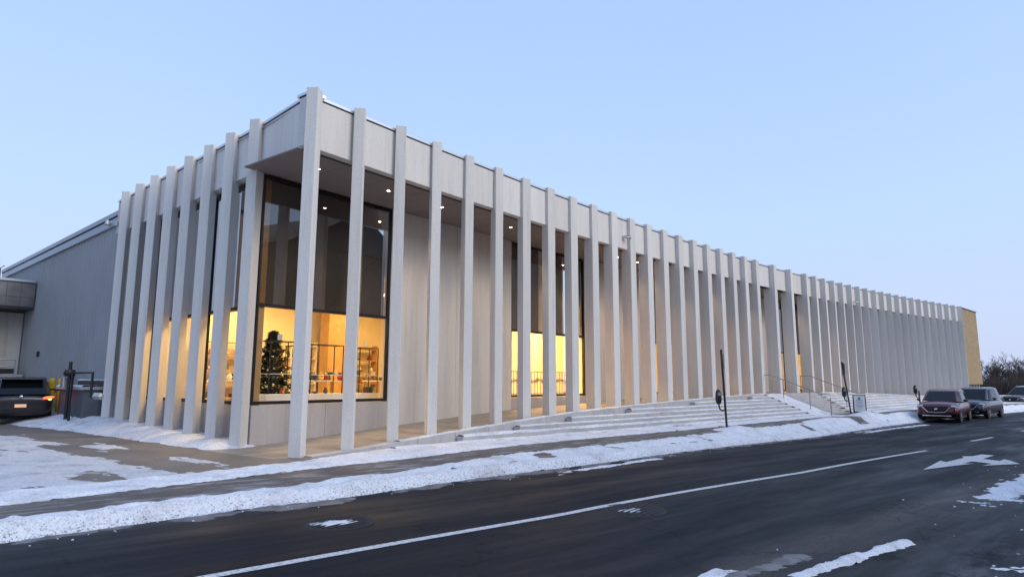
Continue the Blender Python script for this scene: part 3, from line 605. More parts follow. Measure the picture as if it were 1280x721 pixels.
# left front: glazing close behind the fins
m = MB(); KL0, KL1 = 2.46, 10.9; OFF = -.48
def lbar(k0, k1, z0, z1, o0=OFF - .1, o1=OFF):
    m.hexa([PL(k0, o0, z0), PL(k1, o0, z0), PL(k1, o1, z0), PL(k0, o1, z0)], [PL(k0, o0, z1), PL(k1, o0, z1), PL(k1, o1, z1), PL(k0, o1, z1)])
lbar(KL0, KL1, ZS - .02, ZS + .06); lbar(KL0, KL1, ZTR - .035, ZTR + .035); lbar(KL0, KL1, ZH - .07, ZH)
for k in (KL0, 5.2, 8.0, KL1 - .05): lbar(k, k + .05, ZS + .06, ZTR - .035); lbar(k, k + .05, ZTR + .035, ZH - .07)
fl = gchild(m.build('window', 'frame_black'))
def sub(o): o.parent = fl; return o
for (z0, z1, mt) in ((ZS + .03, ZTR, 'glass'), (ZTR, ZH - .03, 'glass_upper')):
    for ka_, kb_ in ((KL0 + .03, 5.22), (5.23, 8.02), (8.03, KL1 - .03)):
        g1 = MB(); g1.quad(PL(ka_, OFF - .05, z0), PL(kb_, OFF - .05, z0), PL(kb_, OFF - .05, z1), PL(ka_, OFF - .05, z1)); sub(g1.build('pane', mt))
g1 = MB(); g1.hexa([PL(KL0 + .3, OFF - .24, ZTR - .02), PL(KL1, OFF - .24, ZTR - .02), PL(KL1, OFF - .22, ZTR - .02), PL(KL0 + .3, OFF - .22, ZTR - .02)], [PL(KL0 + .3, OFF - .24, ZH), PL(KL1, OFF - .24, ZH), PL(KL1, OFF - .22, ZH), PL(KL0 + .3, OFF - .22, ZH)]); sub(g1.build('blind', 'blind'))
for j in range(7):
    k0, k1 = KL0 + j * 1.2367, KL0 + (j + 1) * 1.2367 - .01
    m = MB(); m.hexa([PL(k0, OFF - .22, -1.9), PL(k1, OFF - .22, -1.9), PL(k1, OFF + .02, -1.9), PL(k0, OFF + .02, -1.9)], [PL(k0, OFF - .22, ZS - .03), PL(k1, OFF - .22, ZS - .03), PL(k1, OFF + .02, ZS - .03), PL(k0, OFF + .02, ZS - .03)]); gchild(m.build('plinth_panel', 'plinth_precast'))
m = MB(); m.hexa([PL(KL0 - .03, OFF - .13, -1.9), PL(KL0 - .03, OFF + .01, -1.9), PL(KL0 - .001, OFF + .01, -1.9), PL(KL0 - .001, OFF - .13, -1.9)], [PL(KL0 - .03, OFF - .13, ZH), PL(KL0 - .03, OFF + .01, ZH), PL(KL0 - .001, OFF + .01, ZH), PL(KL0 - .001, OFF - .13, ZH)]); gchild(m.build('corner_post', 'wood_panel'))
# rooms
ZIF = -.62
m = MB(); prev = None
for i in range(21):
    s = .75 + 36.5 * i / 20; a = P(s, TW - .26, ZIF); c = PL(9.9, -.75, ZIF).lerp(P(37.2, -9.5, ZIF), i / 20); v = (m.bm.verts.new(a), m.bm.verts.new(c))
    if prev: m.bm.faces.new((prev[0], v[0], v[1], prev[1]))
    prev = v
gchild(m.build('shop_floor', 'wood_floor'))
def iwall(s0, t0, s1, t1, z1, mat, name='inner_wall', z0=ZIF, th=.12):
    a, c = P(s0, t0, 0), P(s1, t1, 0); d = (c - a).normalized(); nn = Vector((-d.y, d.x, 0)) * th; m = MB(); b4 = [a, c, c + nn, a + nn]
    m.hexa([Vector((v.x, v.y, z0 + CAMZ)) for v in b4], [Vector((v.x, v.y, z1 + CAMZ)) for v in b4]); return gchild(m.build(name, mat))
ZC_ = 2.9
iwall(1.3, -8.3, 9.1, -8.3, ZC_, 'cream_wall'); iwall(9.1, -8.3, 9.1, TW - .26, ZC_, 'cream_wall'); iwall(-.9, -3.2, -.6, -3.2, 0, 'cream_wall') if False else None
iwall(9.3, -5.6, 17.8, -5.6, ZC_, 'cream_wall'); iwall(17.8, -5.6, 17.8, TW - .26, ZC_, 'cream_wall')
iwall(18.0, -6.5, 26, -6.5, ZC_, 'cream_wall'); iwall(26, -6.5, 26, TW - .26, ZC_, 'cream_wall')
iwall(28, -6.5, 38, -6.5, ZC_, 'cream_wall'); iwall(38, -6.5, 38, TW - .26, ZC_, 'cream_wall'); iwall(28, TW - .26, 28, -6.5, ZC_, 'cream_wall')
m = MB(); prev = None
for i in range(21):
    s = .9 + 37 * i / 20; a = P(s, TW - .30, ZC_); c = PL(9.7, -.80, ZC_).lerp(P(37.9, -9, ZC_), i / 20); v = (m.bm.verts.new(a), m.bm.verts.new(c))
    if prev: m.bm.faces.new((prev[0], v[0], v[1], prev[1]))
    prev = v
gchild(m.build('shop_ceiling', 'cream_wall'))
iwall(5.9, -7.2, 6.9, -7.2, ZC_, 'wood_panel', 'wood_pier', th=.5)
# ceiling lamps of the rooms
def room_lamp(s, t, watt, size, label, zl=None):
    e = empty('ceiling_light', P(s, t, ZC_ - .02)); m = MB(); m.box((0, 0, -.02), (size, size * .5, .03)); m.build('diffuser', 'ceiling_lamp', e)
    m = MB(); m.box((0, 0, .004), (size + .06, size * .5 + .06, .02)); m.build('frame', 'white_paint', e)
    ld = bpy.data.lights.new('ceiling_light', 'AREA'); ld.energy = watt; ld.shape = 'RECTANGLE'; ld.size = size; ld.size_y = size * .5; ld.color = (1.0, .66, .245)
    lo = bpy.data.objects.new('lamp_glow', ld); COL.objects.link(lo); lo.parent = e; lo.location = (0, 0, -.06)
    tag(e, label, 'ceiling light', 'warm panel lights inside the gallery'); return e
for s, t, p_ in ((2.0, -4.4, 58), (4.6, -4.0, 52), (6.8, -5.6, 78), (2.8, -6.9, 66), (11.2, -3.9, 190), (14.8, -4.0, 260), (20.5, -4.2, 90), (23.5, -4.2, 70), (31, -4.2, 80), (34.5, -4.2, 80)):
    room_lamp(s, t, p_, .9, 'warm rectangular panel light set in a gallery room ceiling')
# downlights in the soffit
def downlight(s, t=-1.05):
    e = empty('downlight', P(s, t, 4.764)); m = MB(); m.lathe([(.05, -.004), (.05, .0), (.04, .0)], 12); m.build('trim_ring', 'galv', e)
    m = MB(); m.lathe([(.034, -.008), (.034, -.005)], 12); m.build('lens', 'lamp_warm', e)
    ld = bpy.data.lights.new('downlight', 'SPOT'); ld.energy = 48; ld.spot_size = R(95); ld.spot_blend = .8; ld.color = (1.0, .70, .40); ld.shadow_soft_size = .06
    lo = bpy.data.objects.new('lamp_glow', ld); COL.objects.link(lo); lo.parent = e; lo.location = (0, 0, -.03)
    tag(e, 'small round downlight glowing in the colonnade soffit', 'downlight', 'downlights along the colonnade soffit')
for s in (1.12, 3.2, 5.13, 8.1, 11.2, 14.36, 15.8, 17.6, 20.7, 23.8, 26.92, 29.9, 33): downlight(s)

# ------------------------------------------------------------------ shop things
def stand(s, t, w, d, zt, label, nposts=True, sign=False):
    e = empty('display_stand', P(s, t, ZIF), HD(s)); m = MB(); m.box((0, 0, .14), (w, d, .28)); m.build('plinth', 'white_paint', e, bevel=.006)
    h = zt - ZIF
    for sx in (-1, 1):
        for sy in (-1, 1):
            m = MB(); m.box((sx * (w / 2 - .06), sy * (d / 2 - .06), .28 + (h - .28) / 2), (.02, .02, h - .28)); m.build('post', 'dark_steel', e)
    m = MB()
    for sy in (-1, 1): m.box((0, sy * (d / 2 - .06), h - .01), (w - .1, .02, .02))
    for sx in (-1, 1): m.box((sx * (w / 2 - .06), 0, h - .011), (.02, d - .14, .019))
    m.build('top_frame', 'dark_steel', e)
    m = MB(); m.box((0, 0, .28 + (h - .28) * .38), (w - .12, d - .12, .015)); m.build('shelf', 'white_paint', e)
    if sign:
        m = MB(); m.box((0, 0, h + .10), (.13, .012, .14)); m.build('price_card', 'white_paint', e); m = MB(); m.box((0, 0, h + .02), (.01, .01, .05)); m.build('card_stem', 'dark_steel', e)
    tag(e, label, 'display stand'); return e
stand(1.72, -3.15, .85, .5, .95, 'white display plinth with metal frame in front of the Christmas tree', sign=True)
stand(2.98, -3.15, 1.1, .5, .92, 'long white display plinth with metal frame beside the shop table')
stand(4.35, -3.2, .75, .5, .90, 'white display plinth with price card at the wall end of the shop window', sign=True)
stand(3.65, -5.4, .6, .5, 1.0, 'tall framed stand deeper in the shop behind the table')
def table(s, t, w, d, h, label):
    e = empty('shop_table', P(s, t, ZIF), HD(s)); m = MB(); m.box((0, 0, h - .02), (w, d, .04)); m.build('table_top', 'cream_item', e, bevel=.004)
    for sx in (-1, 1):
        for sy in (-1, 1): m = MB(); m.box((sx * (w / 2 - .05), sy * (d / 2 - .05), (h - .04) / 2), (.05, .05, h - .04)); m.build('leg', 'wood_panel', e)
    tag(e, label, 'table')
for s_, t_, rz_, tx in ((2.7, -7.95, 0, 'cream wall shelving behind the Christmas tree'), (7.6, -7.95, 0, 'cream wall shelving beyond the wooden pier')):
    e = empty('shelving_unit', P(s_, t_, ZIF), HD(s_) + rz_)
    for z in (.08, .5, .92, 1.34, 1.76): m = MB(); m.box((0, 0, z), (1.5, .3, .03)); m.build('shelf', 'wood_panel', e)
    for sx in (-.77, .77): m = MB(); m.box((sx, 0, .95), (.03, .32, 1.9)); m.build('upright', 'wood_panel', e)
    tag(e, tx, 'shelving')
table(3.6, -4.3, 1.6, .8, .62, 'cream shop table heaped with small goods by the window'); table(6.3, -4.5, 1.5, .8, .62, 'cream shop table near the inner side wall'); table(2.3, -5.9, 1.4, .7, .62, 'cream shop table behind the Christmas tree')
KINDS = []
def gift(kind, loc, sc, mat):
    m = MB()
    if kind == 'box': m.box((0, 0, sc * .5), (sc, sc * .8, sc)); nm = 'gift_box'
    elif kind == 'vase': m.lathe([(sc * .3, 0), (sc * .5, sc * .45), (sc * .22, sc * .95), (sc * .3, sc * 1.15)], 10); nm = 'vase'
    elif kind == 'bowl': m.lathe([(sc * .25, 0), (sc * .6, sc * .35), (sc * .56, sc * .36), (sc * .2, sc * .06)], 12); nm = 'bowl'
    else: m.ball((0, 0, sc * .45), sc * .45, (1, .8, 1)); m.ball((0, 0, sc * 1.0), sc * .28); nm = 'soft_toy'
    o = m.build(nm, mat); o.location = loc
    cw = mat.split('_')[0]; cw = {'gold': 'golden'}.get(cw, cw)
    txt = {'box': ('gift box', 'gift box'), 'vase': ('small vase', 'vase'), 'bowl': ('shallow bowl', 'bowl'), 'toy': ('rounded soft toy', 'soft toy')}[kind]
    tag(o, '%s %s on display in the gallery shop' % (cw, txt[0]), txt[1], '%s %s in the shop' % (cw, txt[0])); return o
rg = random.Random(11); cols = ['red_item', 'brown_item', 'dark_item', 'cream_item', 'green_item', 'gold']
def spread(s, t, w, d, z, n):
    for i in range(n):
        a, c = rg.uniform(-w / 2, w / 2), rg.uniform(-d / 2, d / 2); h = HD(s); p = P(s, t, z)
        gift(rg.choice(['box', 'vase', 'bowl', 'toy']), (p.x + a * math.cos(h) - c * math.sin(h), p.y + a * math.sin(h) + c * math.cos(h), p.z), rg.uniform(.09, .19), rg.choice(cols))
spread(3.6, -4.3, 1.5, .7, ZIF + .621, 20); spread(6.3, -4.5, 1.4, .7, ZIF + .621, 14); spread(8.75, -4.6, .1, 1.3, ZIF + .616, 5); spread(8.75, -4.6, .1, 1.3, ZIF + 1.116, 5); spread(2.3, -5.9, 1.2, .5, ZIF + .621, 6)
for s_, t_, w_ in ((1.72, -3.15, .6), (2.98, -3.15, .85), (4.35, -3.2, .5)): spread(s_, t_, w_, .26, ZIF + .281, 3)
for s_, t_, w_, zt_ in ((2.98, -3.15, .8, .92), (4.35, -3.2, .5, .90)): spread(s_, t_, w_, .26, ZIF + .28 + (zt_ - ZIF - .28) * .38 + .009, 3)
e = empty('shelving_unit', P(4.9, -7.9, ZIF), HD(4.9))
for z in (.08, .5, .92, 1.34, 1.76): m = MB(); m.box((0, 0, z), (1.9, .34, .03)); m.build('shelf', 'cream_item', e)
for sx in (-.97, 0, .97): m = MB(); m.box((sx, 0, .95), (.03, .36, 1.9)); m.build('upright', 'cream_item', e)
tag(e, 'cream wall shelving full of goods on the shop rear wall', 'shelving')
e.location.z += 0
for s_ in (2.7, 7.6):
    for z in (.08, .5, .92, 1.34): spread(s_, -7.95, 1.35, .14, ZIF + z + .016, 8)
for z in (.08, .5, .92, 1.34): spread(4.9, -7.9, 1.7, .16, ZIF + z + .016, 10)
e = empty('shelving_unit', P(8.75, -4.6, ZIF), HD(8.7) + math.pi / 2)
for z in (.08, .6, 1.1, 1.6): m = MB(); m.box((0, 0, z), (1.6, .3, .03)); m.build('shelf', 'cream_item', e)
for sx in (-.82, .82): m = MB(); m.box((sx, 0, .85), (.03, .32, 1.7)); m.build('upright', 'cream_item', e)
tag(e, 'cream shelving against the inner side wall of the shop', 'shelving')
# Christmas tree
def xmas(s, t, h, r):
    e = empty('christmas_tree', P(s, t, ZIF)); m = MB(); m.tube([(0, 0, 0), (0, 0, h * .95)], .05, 8, .01); m.build('trunk', 'bark', e)
    m = MB(); q = random.Random(2)
    for i in range(5200):
        f = q.random() ** 1.3; z = .18 + f * (h - .2); rad = r * (1 - f) ** .85 * (.72 + .28 * math.sin(f * 46)) + .03; a = q.uniform(0, 6.283); rr = rad * math.sqrt(q.uniform(.15, 1))
        c = Vector((rr * math.cos(a), rr * math.sin(a), z)); d = Vector((math.cos(a), math.sin(a), q.uniform(-.5, .35))).normalized() * .12; sd = Vector((-math.sin(a), math.cos(a), q.uniform(-.4, .4))) * .03
        m.quad(c - sd, c + d * .5 - sd * .6, c + d, c + sd)
    m.build('foliage', 'pine', e)
    for i in range(26):
        f = q.random(); z = .25 + f * (h - .4); rad = r * (1 - f) ** .85 * .95 + .03; a = q.uniform(0, 6.283); m = MB(); m.ball((rad * math.cos(a), rad * math.sin(a), z), .032, seg=8, rings=5); m.build('bauble', q.choice(['gold', 'red_item', 'cream_item']), e, smooth=True)
    tag(e, 'decorated green Christmas tree behind the shop window', 'christmas tree')
xmas(2.15, -4.15, 1.9, .72)
# railing with garland seen in the middle room
e = empty('stair_railing', P(13.6, -4.4, ZIF), HD(13.6))
for i in range(30): m = MB(); m.box((-2.6 + i * .18, 0, .5), (.02, .02, 1.0)); m.build('picket', 'dark_steel', e)
for z in (.12, .98): m = MB(); m.box((0, 0, z), (5.4, .03, .03)); m.build('rail', 'dark_steel', e)
tag(e, 'dark picket railing in the bright middle gallery room', 'railing')
m = MB(); q = random.Random(4)
for i in range(1500):
    a = q.uniform(-2.6, 2.6); sag = .10 * abs(math.sin(a * 2.2)); c = Vector((a, q.gauss(.03, .03), .66 - sag + q.gauss(0, .035))); d = Vector((q.uniform(-1, 1), q.uniform(-1, 1), q.uniform(-1, 1))).normalized() * .06; sd = d.cross(Vector((0, 0, 1))).normalized() * .012
    m.quad(c - sd, c + d - sd, c + d + sd, c + sd)
o = m.build('garland', 'pine'); o.location = P(13.6, -4.4, ZIF); o.rotation_euler = (0, 0, HD(13.6)); tag(o, 'green fir garland hung along the picket railing', 'garland')

# ------------------------------------------------------------------ small things on the gallery
def wall_camera(loc, rz, label, name='security_camera'):
    e = empty(name, loc, rz); m = MB(); m.box((0, 0, 0), (.10, .03, .12)); m.build('mount_plate', 'galv', e); m = MB(); m.tube([(0, -.01, 0), (0, -.16, -.01)], .018); m.build('arm', 'galv', e)
    m = MB(); m.tube([(-.02, -.10, -.03), (.16, -.26, -.06)], .045, 10); m.build('camera_body', 'galv', e); m = MB(); m.box((.07, -.18, .02), (.24, .11, .012), R(-40)); m.build('sun_shield', 'galv', e)
    tag(e, label, 'camera')
p = P(14.2, -.10 - .06, 5.15); wall_camera(P(13.3, -.13, 5.25), HD(13.3), 'security camera bracketed on the concrete fascia above the colonnade')
wall_camera(P(37.6, -.26, 5.0), HD(37), 'small security camera on the fascia of the far plain bays')
e = empty('floodlight', PL(12.0, .0, 5.05), R(48.475)); m = MB(); m.box((0, 0, 0), (.12, .1, .14)); m.build('back_box', 'galv', e); m = MB(); m.tube([(0, 0, 0), (-.05, -.3, .02)], .02); m.build('arm', 'galv', e)
for sx in (-.16, .10): m = MB(); m.lathe([(.05, 0), (.09, -.14), (.085, -.15)], 12, (sx, -.3, .06)); m.build('lamp_head', 'galv', e)
tag(e, 'twin floodlight under the eave of the grey metal wing', 'floodlight')
e = empty('roof_vent', P(27.6, -1.1, 5.8)); m = MB(); m.tube([(0, 0, 0), (0, 0, .5)], .05); m.build('pipe', 'dark_steel', e); m = MB(); m.tube([(0, 0, .42), (.5, .4, .44)], .025); m.build('arm', 'steel', e); m = MB(); m.ball((.5, .4, .44), .06); m.build('sensor', 'steel', e); tag(e, 'small weather sensor on a post above the roof edge', 'sensor')

# ------------------------------------------------------------------ grey service wing, loading bay, fittings
wing = empty('service_wing', PL(17, -2, -1.3)); tag(wing, 'grey ribbed metal clad wing behind the left end of the gallery', 'building')
ZG0, ZG1 = -1.5, 5.18; k = 11.05
m = MB(); m.hexa([PL(10.95, -6, ZG0), PL(30, -6, ZG0), PL(30, -.47, ZG0), PL(10.95, -.47, ZG0)], [PL(10.95, -6, ZG1 + .3), PL(30, -6, ZG1 + .3), PL(30, -.47, ZG1 + .3), PL(10.95, -.47, ZG1 + .3)]); child(m.build('wall_core', 'grey_siding'), wing)
while k < 30:
    k2 = k + .40; m = MB()
    prof = [(k, -.465), (k, -.40), (k + .03, -.382), (k + .06, -.40), (k + .235, -.40), (k + .25, -.395), (k + .265, -.40), (k2 - .004, -.40), (k2 - .004, -.465)]
    m.hexa([PL(a, o_, ZG0 + .2) for a, o_ in prof], [PL(a, o_, ZG1) for a, o_ in prof]); child(m.build('siding_panel', 'grey_siding'), wing); k = k2
for (o0, o1, z0, z1, mt) in ((-.46, -.31, ZG1 + .003, ZG1 + .26, 'grey_siding_trim'), (-.46, -.30, ZG1 + .262, ZG1 + .30, 'joint_dark'), (-.46, -.27, ZG1 + .302, ZG1 + .46, 'grey_siding_trim')):
    m = MB(); m.hexa([PL(11.0, o0, z0), PL(30.2, o0, z0), PL(30.2, o1, z0), PL(11.0, o1, z0)], [PL(11.0, o0, z1), PL(30.2, o0, z1), PL(30.2, o1, z1), PL(11.0, o1, z1)]); child(m.build('eave_trim', mt), wing)
m = MB(); m.tube([PL(29.2, -.2, 5.75), PL(29.2, -.05, 5.6), PL(29.0, -.05, 4.6)], .03); child(m.build('conduit', 'dark_steel'), wing)
m = MB(); m.box(PL(21.2, -.36, 1.05), (.14, .12, .22), R(138.475)); child(m.build('junction_box', 'dark_steel'), wing)
# loading bay: canopy with panels, recess, door
bay = empty('loading_bay', PL(25, 2, -1.2)); tag(bay, 'loading bay with dark panelled canopy and pale door beside the grey wing', 'loading bay')
def lbox(k0, k1, o0, o1, z0, z1, name, mat, bevel=0, par=None):
    m = MB(); m.hexa([PL(k0, o0, z0), PL(k1, o0, z0), PL(k1, o1, z0), PL(k0, o1, z0)], [PL(k0, o0, z1), PL(k1, o0, z1), PL(k1, o1, z1), PL(k0, o1, z1)]); o = m.build(name, mat, bevel=bevel)
    return child(o, par) if par else o
lbox(22.9, 28, -.36, 6, 3.13, 4.22, 'canopy_core', 'canopy_panel', par=bay); lbox(22.8, 28.2, -.30, 6.1, 4.225, 4.33, 'canopy_coping', 'grey_siding_trim', par=bay); lbox(22.85, 28.1, -.30, 6.05, 3.02, 3.125, 'canopy_soffit', 'joint_dark', par=bay)
for j in range(12):
    for zz0, zz1 in ((3.15, 3.55), (3.56, 4.2)): lbox(22.87, 22.899, -.34 + j * .5, .15 + j * .5, zz0, zz1, 'canopy_panel', 'canopy_panel', .004, bay)
lbox(24.6, 25.0, -.36, 6, -1.5, 3.0, 'rear_wall', 'wall_precast', par=bay); lbox(24.55, 24.595, .2, 2.2, .25, 2.35, 'door', 'beige_door', par=bay); lbox(23.2, 24.5, -.3, 6, -1.5, .22, 'dock_platform', 'plinth_precast', par=bay)
m = MB(); 
for z in (.55, .85): m.tube([PL(23.3, .0, z), PL(23.3, 5, z)], .025)
for o_ in (.0, 1.6, 3.2, 4.8): m.tube([PL(23.3, o_, .2), PL(23.3, o_, .85)], .025)
child(m.build('dock_railing', 'steel'), bay)
lbox(23.28, 23.32, -.02, 5, .24, .46, 'railing_board', 'dark_steel', par=bay)
# low wall by the wing with snow along its ledges
low = empty('low_wall', PL(14.5, .2, -1.3)); tag(low, 'low dark concrete wall with snow on its ledges below the grey wing', 'wall')
lbox(11.6, 14.2, -.30, .40, -1.5, -.32, 'wall_body', 'low_wall_panel', par=low); lbox(11.5, 14.3, -.36, .5, -.315, -.22, 'wall_cap', 'plinth_precast', .01, low); lbox(11.5, 14.2, -.36, -.1, -.215, -.03, 'upper_ledge', 'dark_recess', par=low)
for nm, o0, o1, z0 in (('ledge_snow', -.08, .5, -.217), ('ledge_snow', -.36, -.1, -.028)):
    ka = np.arange(11.5, 14.3, .08); oa = np.linspace(o0, o1, 8); KG, OG = np.meshgrid(ka, oa, indexing='ij'); xx = X0 + LD.x * KG + LN.x * OG; yy = Y0 + LD.y * KG + LN.y * OG
    hh = .035 + (fbm(xx * 4, yy * 4) - .47) * .06; hh[:, 0] = -.01; hh[:, -1] = -.01
    tag(grid_mesh(nm, np.stack([xx, yy, z0 + hh + CAMZ], -1).reshape(-1, 3), len(ka), len(oa), 'snow'), kind='stuff')
def dz_at(x, y):
    k = int(np.argmin((_ax - x) ** 2 + (_ay - y) ** 2)); h = _th[k]; t = (x - _ax[k]) * math.sin(h) - (y - _ay[k]) * math.cos(h); return float(z_ground(_ss[k], t))
def bollard(x, y, label):
    z = dz_at(x, y); e = empty('bollard', (x, y, z + CAMZ)); m = MB(); m.lathe([(.11, -.2), (.11, 1.38), (.095, 1.45), (.05, 1.49), (.01, 1.50)], 18); m.build('post', 'bollard_yellow', e, smooth=False)
    m = MB(); m.lathe([(.113, 1.08), (.113, 1.14)], 18); m.build('band', 'dark_steel', e); tag(e, label, 'bollard')
bollard(-15.72, 22.3, 'yellow safety bollard beside the gas meter pipes'); bollard(-16.35, 22.75, 'yellow safety bollard between the dark hatchback and its twin bollard')
e = empty('gas_meter', PL(12.2, .65, -1.05), R(138.475))
m = MB()
m.tube([(-.35, 0, -.3), (-.35, 0, 1.25), (.0, 0, 1.25)], .05, 8); m.build('riser_pipe', 'dark_steel', e)
m = MB(); m.tube([(.0, 0, -.3), (.0, 0, 1.6)], .05, 8); m.build('standpipe', 'dark_steel', e)
m = MB(); m.tube([(.0, 0, 1.25), (-2.3, 0, 1.25), (-2.3, 0, .55), (-2.9, 0, .55)], .035, 8); m.build('outlet_pipe', 'dark_steel', e)
m = MB(); m.lathe([(.13, 1.15), (.17, 1.25), (.13, 1.35)], 14); m.build('regulator', 'dark_steel', e); m = MB(); m.box((.28, 0, .95), (.3, .25, .35)); m.build('meter_box', 'galv', e, bevel=.03)
for x_ in (-2.75, -2.95, -3.15): m = MB(); m.lathe([(.05, .5), (.09, .58), (.05, .68)], 10, (x_, 0, 0)); m.build('valve', 'galv', e)
tag(e, 'black gas meter piping with regulator against the grey wing', 'gas meter')

# ------------------------------------------------------------------ tan brick block, barrier, brush beyond the gallery end
d45 = Vector((math.cos(R(43)), math.sin(R(43)), 0)); n45 = Vector((-d45.y, d45.x, 0)); b0 = P(55.95, -.35, 0); b0.z = 0
tb = empty('brick_block', b0 + d45 * 3); tag(tb, 'tan brick windowless block raised on short piers beyond the gallery end', 'building')
m = MB(); pts = [b0, b0 + d45 * 5.6, b0 + d45 * 5.6 + n45 * 8, b0 + n45 * 8]; uvm = m.hexa([Vector((p.x, p.y, -.17 + CAMZ)) for p in pts], [Vector((p.x, p.y, 5.95 + CAMZ)) for p in pts])
o = m.build('wall', 'tan_brick'); ul = o.data.uv_layers.new(name='UVMap')
for pl in o.data.polygons:
    for li in pl.loop_indices:
        co = o.data.vertices[o.data.loops[li].vertex_index].co; r = co - b0; ul.data[li].uv = (r.dot(d45) + r.dot(n45), co.z)
child(o, tb)
m = MB(); q0 = [p + (p - (pts[0] + pts[2]) / 2).normalized() * .06 for p in pts]; m.hexa([Vector((p.x, p.y, 5.955 + CAMZ)) for p in q0], [Vector((p.x, p.y, 6.03 + CAMZ)) for p in q0]); child(m.build('coping', 'dark_steel'), tb)
m = MB(); q1 = [b0 + d45 * .5 + n45 * 1.2, b0 + d45 * 5 + n45 * 1.2, b0 + d45 * 5 + n45 * 7, b0 + d45 * .5 + n45 * 7]; m.hexa([Vector((p.x, p.y, -.45)) for p in q1], [Vector((p.x, p.y, -.175 + CAMZ)) for p in q1]); child(m.build('undercroft', 'dark_recess'), tb)
for i in range(6): m = MB(); c = b0 + d45 * (.3 + i * 1.0) + n45 * .3; m.box((c.x, c.y, .5), (.22, .22, 1.84), R(43)); child(m.build('pier', 'plinth_precast'), tb)
def tube_tree(name, loc, h, seed, label, group, spread=.55, levels=4, twigr=.012):
    q = random.Random(seed); e = empty(name, loc); mt = MB(); mc = MB()
    def grow(p, d, L, r, lev):
        npt = 3; pts = [p]; cur = p; dd = d.copy()
        for i in range(npt):
            dd = (dd + Vector((q.gauss(0, .12), q.gauss(0, .12), q.gauss(.04, .08)))).normalized(); cur = cur + dd * L / npt; pts.append(cur)
        (mt if lev == 0 else mc).tube(pts, r, 6 if lev < 2 else 3, r * .6)
        if lev >= levels: return
        for i in range(q.choice([3, 4, 4, 5]) if lev else 6):
            f = q.uniform(.35, 1.0); base = pts[0].lerp(pts[-1], f) if False else pts[min(npt, int(f * npt))].lerp(pts[min(npt, int(f * npt) + 1)], (f * npt) % 1)
            a = q.uniform(0, 6.283); side = Vector((math.cos(a), math.sin(a), 0)); nd_ = (dd * q.uniform(.5, .9) + side * spread * q.uniform(.6, 1.3) + Vector((0, 0, .12))).normalized()
            grow(base, nd_, L * q.uniform(.5, .75), max(twigr, r * .5), lev + 1)
    grow(Vector((0, 0, -.1)), Vector((0, 0, 1)), h * .42, h * .016, 0)
    mt.build('trunk', 'bark', e); mc.build('crown', 'twig', e); tag(e, label, 'tree', group); return e
rt = random.Random(21)
for i in range(11):
    dpt = rt.uniform(74, 104); px = 1236 + i * 5.6 + rt.uniform(-2, 2); x = (px - 640) / 800 * dpt
    tube_tree('bare_tree', (x, dpt, -.45), rt.uniform(4.6, 8.0) * dpt / 95, 100 + i, 'bare leafless tree in the brown thicket beyond the tan brick block', 'bare trees of the thicket beyond the parking', .62, 4, .016)
# dense brush at their feet: one mass of twigs
m = MB(); q = random.Random(8)
for i in range(9000):
    dpt = q.uniform(70, 92); px = q.uniform(1222, 1330); x = (px - 640) / 800 * dpt; h = q.uniform(.4, 3.0) * (.75 + .35 * math.sin(px * .11) ** 2); z0 = q.uniform(-.4, 1.0); a = q.uniform(0, 6.28); sp = q.uniform(.05, .5)
    p0 = Vector((x, dpt, z0)); p1 = p0 + Vector((math.cos(a) * sp, math.sin(a) * sp, h * .6)); m.tube([p0, p1], .03, 3, .012)
tag(m.build('brush_thicket', 'brush'), kind='stuff')
m = MB()
for i in range(26):
    a, c = 30 + i * .0, 0
def barrier():
    e = empty('concrete_barrier', (44, 57.5, -.4)); 
    for i in range(8):
        m = MB(); m.box((-4.5 + i * 2.05, i * 1.05 - 3.5, .42), (2.22, .3, .84), math.atan2(1.05, 2.05)); m.build('segment', 'barrier', e, bevel=.03)
        m = MB(); m.box((-4.5 + i * 2.05, i * 1.05 - 3.5, .87), (2.2, .34, .06), math.atan2(1.05, 2.05)); m.build('snow_cap', 'snow', e, bevel=.02)
    tag(e, 'grey concrete barrier capped with snow below the brown thicket', 'barrier')
barrier()
m.bm.free()
sfx = np.linspace(34, 62, 60); sfy = np.linspace(46, 64, 40); XG, YG = np.meshgrid(sfx, sfy, indexing='ij'); hz = -.33 + .25 * (fbm(XG * .5, YG * .5) - .5) + np.clip((YG - 52) / 14, 0, 1) * .35
hz = np.where(YG - 46 < (XG - 34) * .55 - 2.0, -.6, hz)
tag(grid_mesh('far_snow', np.stack([XG, YG, hz], -1).reshape(-1, 3), 60, 40, 'snow', keep=(hz > -.5).reshape(-1)), kind='stuff')

